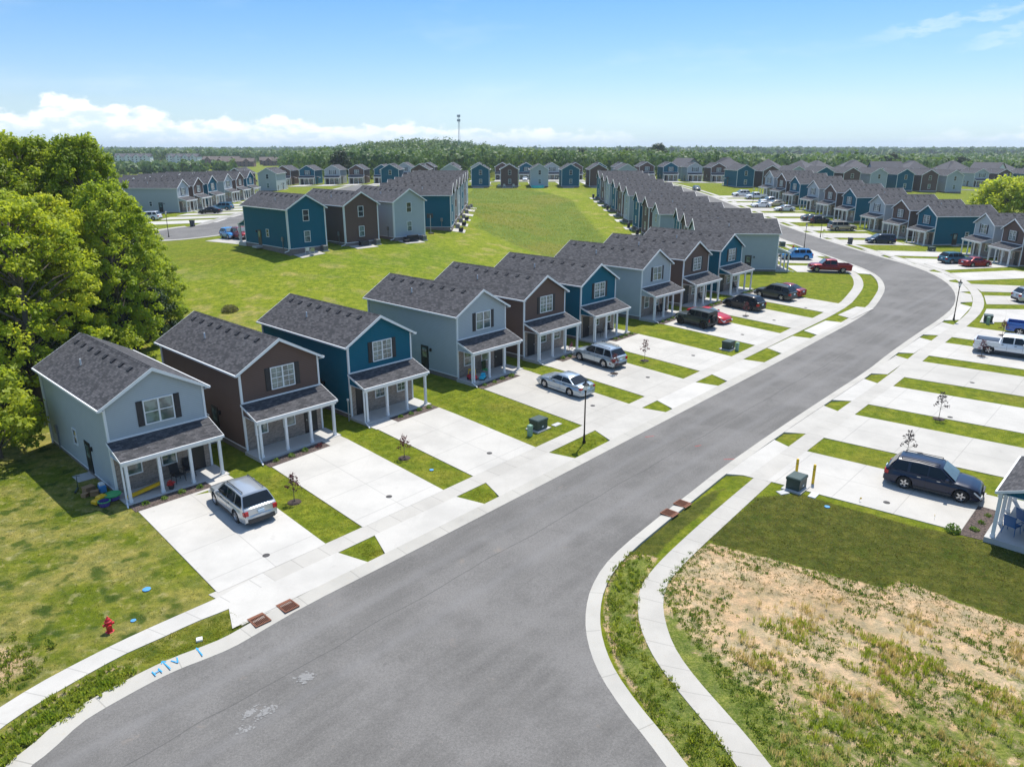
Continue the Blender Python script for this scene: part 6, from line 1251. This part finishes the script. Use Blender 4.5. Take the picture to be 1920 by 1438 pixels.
COUPE = [mk('cabin_shell', 'toy_red', lambda m: (m.bbox(-.42, .42, -.3, .3, .12, .5, .1))), mk('roof_canopy', 'toy_yellow', lambda m: (m.bbox(-.26, .3, -.26, .26, .92, 1.02, .05), *[m.tube((sx * .26, sy * .24, .45), (sx * .2, sy * .2, .95), .035, n=6) for sx in (-1, 1) for sy in (-1, 1)])), mk('toy_wheel', 'plastic_dark', lambda m: (m.tube((-.28, -.32, .13), (-.28, .32, .13), .13, n=10), m.tube((.28, -.32, .13), (.28, .32, .13), .13, n=10)))]
onporch(3, -2.45, -1.15, 'ride_on_toy', 'red and yellow ride-on toy car on the left of the fourth porch', 'toy', COUPE, 80, .95); onporch(3, -1.75, -1.75, 'ride_on_toy', 'light blue ride-on toy on the porch beside the red and yellow one', 'toy', [mk('toy_body', 'toy_cyan', lambda m: (m.bbox(-.4, .4, -.25, .25, .12, .42, .1), m.bbox(.0, .35, -.2, .2, .42, .62, .08))), mk('toy_wheel', 'plastic_dark', lambda m: (m.tube((-.28, -.28, .12), (-.28, .28, .12), .12, n=10), m.tube((.28, -.28, .12), (.28, .28, .12), .12, n=10)))], 30, .9)
onporch(3, -.35, -.8, 'camp_chair', 'green patterned folding chair on the fourth porch', 'chair', [mk('seat', 'toy_green', lambda m: m.bbox(-.3, .3, -.25, .25, .38, .44, .02)), mk('backrest', 'leaf_deep', lambda m: m.bbox(-.3, .3, .22, .30, .44, 1.2, .05)), mk('chair_frame', 'steel', lambda m: (m.tube((-.3, -.25, 0), (.3, .25, .4), .015, n=5), m.tube((.3, -.25, 0), (-.3, .25, .4), .015, n=5)))], 10)
def bike(m):
    for cx_ in (-.42, .42):
        for k in range(14):
            a, b = 2 * math.pi * k / 14, 2 * math.pi * (k + 1) / 14; m.tube((cx_ + .26 * math.cos(a), 0, .28 + .26 * math.sin(a)), (cx_ + .26 * math.cos(b), 0, .28 + .26 * math.sin(b)), .022, n=5, cap=False)
BK = [mk('wheels', 'tyre', bike), mk('frame', 'fuchsia', lambda m: (m.tube((-.42, 0, .28), (-.1, 0, .62), .02, n=6), m.tube((-.1, 0, .62), (.32, 0, .58), .02, n=6), m.tube((0, 0, .28), (.32, 0, .58), .02, n=6), m.tube((-.42, 0, .28), (0, 0, .28), .02, n=6), m.tube((.42, 0, .28), (.28, 0, .78), .02, n=6), m.tube((-.1, 0, .62), (0, 0, .28), .02, n=6))), mk('handlebar', 'plastic_dark', lambda m: m.tube((.27, -.22, .80), (.27, .22, .80), .018, n=6)), mk('saddle', 'plastic_dark', lambda m: m.bbox(-.22, .02, -.06, .06, .64, .70, .02))]
onporch(4, 2.1, -1.6, 'bicycle', 'small pink bicycle on the porch behind the silver blue suv', 'bicycle', BK, 15)
for i, (h, lx, ly, a) in enumerate([(5, -.9, -.9, 20), (5, 1.1, -.8, -15), (6, -.3, -.9, 10), (6, .8, -.8, -10), (7, .3, -.9, 5), (8, .2, -.9, -5)]): onporch(h, lx, ly, 'porch_chair', 'dark chair on the porch of the %s house in the near street, %s one' % (ORD[h], ['left', 'right'][lx > 0.25 if h != 7 and h != 8 else 0]), 'chair', CH_D, a, 1.1, 'porch chairs')
onporch(2, -3.45, -.2, 'downpipe_stub', 'grey pipe stub standing beside the third house, a teal one', 'pipe', [mk('pipe', 'steel', lambda m: m.tube((0, 0, -.2), (0, 0, 1.5), .05)), mk('pipe_cap', 'pipe_pvc', lambda m: m.box(-.06, .06, -.06, .06, 1.45, 1.6))], 0)
for u, n, a, l in [(44.7, -4.6, 120, 'blue slatted chair nearest the post on the right edge porch'), (45.9, -4.2, 100, 'second blue chair deeper on the right edge porch')]:
    x, y = W(u, n); o = thing('garden_chair', l, 'chair', (x, y, .63), R(a), 'blue chairs on the right edge porch', 1.15); parts_of(o, CH_B)
for u, n, k, l in [(44.3, -6.2, 1., 'small green shrub in the mulch by the right edge porch, nearest the post'), (45.4, -6.1, .8, 'small green shrub in the mulch by the navy suv'), (46.6, -6.0, .7, 'small green shrub in the mulch by the right edge porch, farthest')]: x, y = W(u, n); shrub(x, y, l, 'small shrubs in the mulch beds', s=k)
x, y = W(43.35, -7.05); shrub(x, y, 'grey green grassy clump at the corner of the right mulch bed', None, leaf_ball(.42, 260, .07, 77, .9).mesh('foliage', 'leaf_shrub'), 1.)
mat_leaf('leaf_olive', (.13, .14, .05), (.20, .19, .08)); x, y = -32.2, 83.7; shrub(x, y, 'brownish bush alone on the bright slope behind the third house', None, leaf_ball(1.0, 700, .10, 78, .6).mesh('foliage', 'leaf_olive'), 1.)
YF = [mk('wire', 'steel', lambda m: m.tube((0, 0, 0), (0, 0, .35), .008, n=4)), mk('flag_cloth', 'yellow_paint', lambda m: m.box(0, .14, -.004, .004, .24, .35))]
put('marker_flag', 'small yellow marker flag in the lawn below the navy suv drive, left', 'flag', 20.6, 40.05, YF, .3, 'yellow marker flags'); put('marker_flag', 'small yellow marker flag in the lawn below the navy suv drive, right', 'flag', 23.9, 37.9, YF, 1.2, 'yellow marker flags')
# patio things behind the rear-facing houses
def gp(i, lx, ly): c, x, y, z, a, w = GROW[i]; return local(x, y, a, lx, ly)
SOFA = [mk('seat', 'cloth_dark', lambda m: m.bbox(-.9, .9, -.4, .4, .15, .45, .06)), mk('backrest', 'cloth_dark', lambda m: m.bbox(-.9, .9, .25, .42, .45, .85, .05)), mk('armrest', 'cloth_dark', lambda m: m.bbox(-1.0, -.82, -.4, .42, .15, .62, .04)), mk('armrest', 'cloth_dark', lambda m: m.bbox(.82, 1.0, -.4, .42, .15, .62, .04))]
x, y = gp(2, .6, HL + 1.0); put('garden_sofa', 'dark garden sofa behind the grey rear-facing house on the rise', 'sofa', x, y, SOFA, R(225), None, 1.2, .06)
x, y = gp(2, 1.9, HL + 1.4); put('fire_table', 'dark low table beside the garden sofa on the rise', 'table', x, y, [mk('table_top', 'plastic_dark', lambda m: m.bbox(-.5, .5, -.35, .35, .35, .45, .02)), mk('table_base', 'plastic_dark', lambda m: m.box(-.4, .4, -.28, .28, 0, .35))], R(225), None, 1., .09)
x, y = gp(1, .3, HL + .7); put('storage_chest', 'dark storage chest behind the brown rear-facing house', 'chest', x, y, [mk('chest', 'plastic_dark', lambda m: m.box(-.65, .65, -.3, .3, 0, .5)), mk('chest_lid', 'plastic_dark', lambda m: m.bbox(-.68, .68, -.33, .33, .5, .6, .05))], R(226), None, 1.1, .09)
x, y = gp(0, .9, HL + 1.0)
for k, d in enumerate((0, .8)): put('garden_chair', '%s pale folding chair behind the teal rear-facing house' % ['nearer', 'farther'][k], 'chair', x + d, y - d * .3, chair_('white_trim', 'white_trim') if k == 0 else chair_('white_trim', 'steel'), R(200), 'pale chairs behind the teal house', 1., .09)
put('inflatable_pool', 'turquoise pool behind the grey house across the meadow', 'pool', 8.8, 264.2, [mk('pool_wall', 'pool_cyan', lambda m: m.lathe([(2.3, 0), (2.3, .8), (2.15, .8), (2.15, .5)], 24)), mk('pool_water', 'pool_cyan', lambda m: m.lathe([(2.15, .55), (.01, .55)], 24))], 0, None, 1., .05)
for k, (x, y) in enumerate([(-4.5, 264.5), (-2.6, 264.2), (.6, 264.4)]): put('garden_chair', 'pale chair behind the brown house across the meadow, %s from the left' % ORD[k], 'chair', x, y, chair_('white_trim', 'chalk'), R(170), 'pale chairs across the meadow', 1.3, .05)
for k in range(6):
    i = [0, 1, 4, 5, 8, 11][k]; c, x, y, z, a = MROW[i]; q = local(x, y, a, 1.6, HL + 1.2); put('garden_grill', 'dark grill on the patio of the %s house in the long row' % ORD[i], 'grill', q[0], q[1], [mk('grill_body', 'black_paint', lambda m: m.bbox(-.4, .4, -.28, .28, .5, .95, .1)), mk('grill_cart', 'plastic_dark', lambda m: m.box(-.36, .36, -.24, .24, 0, .5))], R(a), 'dark grills on patios', 1.1, .09)
for k in range(3):
    c, x, y, z, a = G4[k]; q = local(x, y, a, 1.4, HL + 1.6); put('garden_sofa', 'dark garden seat on the patio of the %s house left of the meadow' % ORD[k], 'sofa', q[0], q[1], SOFA, R(a), 'dark seats on patios left of the meadow', .9, .09)
plain('chalk_stone', (.50, .44, .36), .95, var=.35, scale=2)
# ------------------------------------------------------------------ grass tufts and weeds
def tufts(name, pts, hmin, hmax, blades, width, mat, seed, label, lay=.55, cat='weeds'):
    g = np.random.default_rng(seed); n = len(pts); X, Y = pts[:, 0], pts[:, 1]; Z = Tv(X, Y) + .02; N = n * blades; k = np.repeat(np.arange(n), blades); hh = (hmin + (hmax - hmin) * g.random(n) ** 1.6)[k] * (.6 + .6 * g.random(N))
    a = g.random(N) * 2 * np.pi; r = hh * lay * (.3 + .7 * g.random(N)); bx, by = X[k] + g.normal(size=N) * .05, Y[k] + g.normal(size=N) * .05; tx_, ty_ = bx + np.cos(a) * r, by + np.sin(a) * r; w = width * (.6 + .8 * g.random(N)); px, py = -np.sin(a) * w, np.cos(a) * w
    z0 = Z[k]; mx, my, mz = (bx + tx_) / 2 - np.cos(a) * r * .12, (by + ty_) / 2 - np.sin(a) * r * .12, z0 + hh * .62
    v = np.stack([np.stack([bx - px * .5, by - py * .5, z0], 1), np.stack([mx - px, my - py, mz], 1), np.stack([tx_, ty_, z0 + hh], 1), np.stack([mx + px, my + py, mz], 1)], 1).reshape(-1, 3)
    me = bpy.data.meshes.new(name); me.vertices.add(4 * N); me.vertices.foreach_set('co', v.reshape(-1)); me.loops.add(4 * N); me.loops.foreach_set('vertex_index', np.arange(4 * N)); me.polygons.add(N); me.polygons.foreach_set('loop_start', np.arange(0, 4 * N, 4)); me.polygons.foreach_set('loop_total', np.full(N, 4)); me.materials.append(M[mat]); me.update()
    o = obj(name, me); tag(o, label, cat, None, 'stuff'); return o
def scatter(poly, n, seed, dens=None):
    g = np.random.default_rng(seed); xs = [p[0] for p in poly]; ys = [p[1] for p in poly]; X = g.uniform(min(xs), max(xs), n); Y = g.uniform(min(ys), max(ys), n); ok = inside(poly, X, Y)
    if dens is not None: ok &= g.random(n) < dens(X, Y)
    return np.stack([X[ok], Y[ok]], 1)
mat_leaf('meadow_blade', (.22, .28, .045), (.36, .38, .09), .5, .12); mat_leaf('weed_green', (.15, .22, .022), (.29, .33, .05), .45, 1.2); mat_leaf('weed_bright', (.21, .30, .025), (.33, .38, .055), .45, 1.); mat_leaf('straw', (.50, .40, .15), (.65, .54, .25), .4, 1.); mat_leaf('weed_dark', (.11, .19, .03), (.18, .26, .045), .45, 1.); mat_leaf('grass_blade', (.17, .215, .016), (.32, .33, .05), .4, .6); mat_leaf('grass_dark', (.10, .115, .018), (.26, .235, .085), .4, 1.3)
def lawn_blade():
    t = NT('lawn_blade'); p = t.pos(); nb = t.noise(p, .28, 6, .62); nm = t.noise(p, 1.7, 5, .6); c = t.mix(t.ramp(nb, .38, .60), (.17, .21, .018), (.34, .31, .085)); c = t.mix(t.ramp(nm, .52, .74, 0, .75), c, (.42, .37, .15))
    c = t.mix(t.ramp(t.noise(p, .95, 3, .5), .585, .65, 0, .85), c, (.065, .115, .016)); t.col(c); t.rough(.7); tr = t.n('ShaderNodeBsdfTranslucent'); t.l(c, tr.inputs[0]); mx = t.n('ShaderNodeMixShader'); mx.inputs[0].default_value = .35
    t.l(t.b.outputs[0], mx.inputs[1]); t.l(tr.outputs[0], mx.inputs[2]); t.l(mx.outputs[0], t.t.nodes['Material Output'].inputs[0]); M['lawn_blade'] = t.m
lawn_blade()
def fbm(X, Y, s, o=0.): return .5 + .25 * (np.sin(X * s + o) * np.cos(Y * s * 1.1 + 2 * o) + .6 * np.sin(X * s * 2.3 + 1 + o) * np.sin(Y * s * 2.1 + o) + .5 * np.sin((X + Y) * s * 4.1 + o))
wsp = scatter(WEED_STRIP, 9000, 1, lambda X, Y: np.clip((fbm(X, Y, 1.7) - .30) * 3, .12, 1))
tufts('weeds', wsp[::2], .05, .22, 13, .018, 'weed_green', 1, 'rough green weeds between the right kerb and the sidewalk'); tufts('weeds', scatter(WEED_STRIP, 3000, 2, lambda X, Y: np.clip((fbm(X, Y, 1.3, 2) - .45) * 4, 0, 1))[::2], .06, .26, 14, .020, 'weed_bright', 2, 'brighter leafy weeds between the right kerb and the sidewalk')
walk = [(7.0, 33), (6.9, 27), (8.2, 22.5), (9.5, 19)]
def lotd(X, Y): d = distpoly(walk, X, Y, False); return np.clip(np.clip(1.3 - d / 2.2, 0, 1) + np.clip((29.5 - Y) / 9, 0, 1) * np.clip((fbm(X, Y, .95, 1) - .42) * 4.5, 0, 1) + .05 * (fbm(X, Y, 2.5) > .55) + np.clip((fbm(X, Y, .8, 4.) - .62) * 6, 0, .8) + np.clip(1 - distpoly(DIRT_POLY[1:11], X, Y, False) / .9, 0, .5), 0, 1)
lot = scatter(DIRT_POLY[:14] + [(26, 26), (24, 17), (10.3, 17), (9.2, 20.2)], 20000, 3, lotd); tufts('weeds', lot[:len(lot) * 2 // 3], .03, .15, 11, .017, 'weed_green', 3, 'green weeds growing over the bare earth lot'); tufts('weeds', lot[len(lot) * 2 // 3:], .04, .18, 12, .018, 'weed_dark', 4, 'dark leafy weeds scattered over the bare earth lot')
tufts('dry_grass', scatter([(10, 30), (16, 30.5), (22, 27), (24, 18), (9.6, 18), (8.6, 24)], 6000, 5, lambda X, Y: np.clip((fbm(X, Y, 1.1, 3) - .55) * 4, 0, .9)), .15, .48, 15, .010, 'straw', 5, 'thin straw coloured grass standing on the bare earth lot', .3); tufts('weeds', scatter([(10, 29), (15, 28.5), (19, 26.5), (22, 22), (22, 17), (10, 18)], 5000, 15, lambda X, Y: np.clip((fbm(X, Y, .9, 6) - .52) * 5, 0, .9)), .12, .42, 14, .012, 'weed_bright', 15, 'tall olive grass clumps on the bare earth lot', .3)
tufts('weeds', scatter(LEFT_WEEDS, 1500, 6), .08, .30, 14, .024, 'weed_bright', 6, 'bright weeds at the lower left between kerb and sidewalk'); tufts('weeds', scatter(LEFT_FAR_WEEDS[:7], 6000, 7, lambda X, Y: np.clip((fbm(X, Y, 1.1) - .38) * 3, .05, 1) * np.clip(1.2 - (Y - 24) / 12, .1, 1)), .06, .26, 12, .022, 'weed_green', 7, 'weeds at the rough left end of the lawn')
# short mown grass standing on the nearest lawns
LAWN_A = [(-36, 46), (-31.5, 53), (-24.5, 42), (-21.6, 41), (-18, 35), (-15.6, 31.6), (-14.6, 30.9), (-17, 28.1), (-19.8, 24.5), (-26, 30), (-38, 36)]
tufts('grass', scatter(LAWN_A, 15000, 8, lambda X, Y: np.clip((fbm(X, Y, .9) - .15) * 2, .2, 1)), .03, .08, 6, .014, 'lawn_blade', 8, 'mown grass of the left foreground lawn', .8, 'grass')
def strip(u0, u1, n0, n1, sk=0.): return [W(u0, n0), W(u1, n0), W(u1 + sk, n1), W(u0 + sk, n1)]
gs = [scatter(strip(19.6, 21.8, -31.6, -41.5, 1.0), 2600, 9), scatter(strip(28.1, 30.2, -31.6, -43, 1.0), 2400, 10), scatter(strip(36.9, 41.1, -31.7, -44, 1.3), 4200, 11), scatter(strip(13.2, 13.4, -31.6, -42, .9), 300, 12), scatter(strip(20., 21., -28.6, -30), 500, 12), scatter(strip(28.3, 29.5, -28.6, -30), 400, 12), scatter(strip(37, 41, -28.7, -30.2), 1200, 12), scatter([(-13.4, 27.2), (-11.9, 28.6), (-11.9, 29.2), (-13.0, 29.6), (-14.3, 28.7), (-16.2, 26.6), (-16.6, 25.8), (-14.8, 26.2)], 2500, 12)]
tufts('grass', np.concatenate(gs), .03, .085, 6, .014, 'grass_blade', 9, 'mown grass in the strips between the nearest drives', .8, 'grass')
tufts('grass', scatter(SOD_POLY[:10], 22000, 13), .03, .10, 6, .014, 'grass_dark', 13, 'dark new turf on the right foreground lawn', .8, 'grass')
g = np.random.default_rng(99); tufts('rough_grass', scatter(MEADOW, 16000, 14), .08, .24, 6, .03, 'meadow_blade', 14, 'long rough grass of the meadow in the hollow', .6, 'grass')
st = scatter([(9, 33), (13.4, 32.6), (19, 30), (22, 27), (24, 17), (10, 17), (8, 26)], 1500, 41); zs = Tv(st[:, 0], st[:, 1]); m = MB(); gg = np.random.default_rng(3)
for (x, y), z in zip(st, zs):
    r = .012 + .05 * gg.random() ** 4; m.add([(x + r * math.cos(a) * (.7 + .5 * gg.random()), y + r * math.sin(a) * (.7 + .5 * gg.random()), z - .01) for a in (0, 1.26, 2.5, 3.8, 5.0)] + [(x, y, z + r * .8)], [(0, 1, 5), (1, 2, 5), (2, 3, 5), (3, 4, 5), (4, 0, 5)])
tag(obj('stones', m.mesh('stones', 'chalk_stone')), 'small pale stones and clods on the bare earth lot', 'stones', None, 'stuff')
# ------------------------------------------------------------------ air
hz = MB(); hz.box(-4600, 4600, -300, 9600, -12, 60); hm = bpy.data.materials.new('haze'); hm.use_nodes = True; ht = hm.node_tree; ht.nodes.clear()
hv = ht.nodes.new('ShaderNodeVolumePrincipled'); hv.inputs['Density'].default_value = HAZE; hv.inputs['Color'].default_value = (.80, .90, 1, 1); hv.inputs['Anisotropy'].default_value = .2; ho = ht.nodes.new('ShaderNodeOutputMaterial'); ht.links.new(hv.outputs[0], ho.inputs['Volume'])
M['haze'] = hm; o = obj('haze', hz.mesh('haze', 'haze')); o['kind'] = 'stuff'; o['label'] = 'thin bluish summer haze over the far suburb and woods'; o['category'] = 'haze'
# every label short enough to be a label
for o in bpy.data.objects:
    if 'label' in o and len(o['label'].split()) > 16: print('LONG', len(o['label'].split()), o['label'])
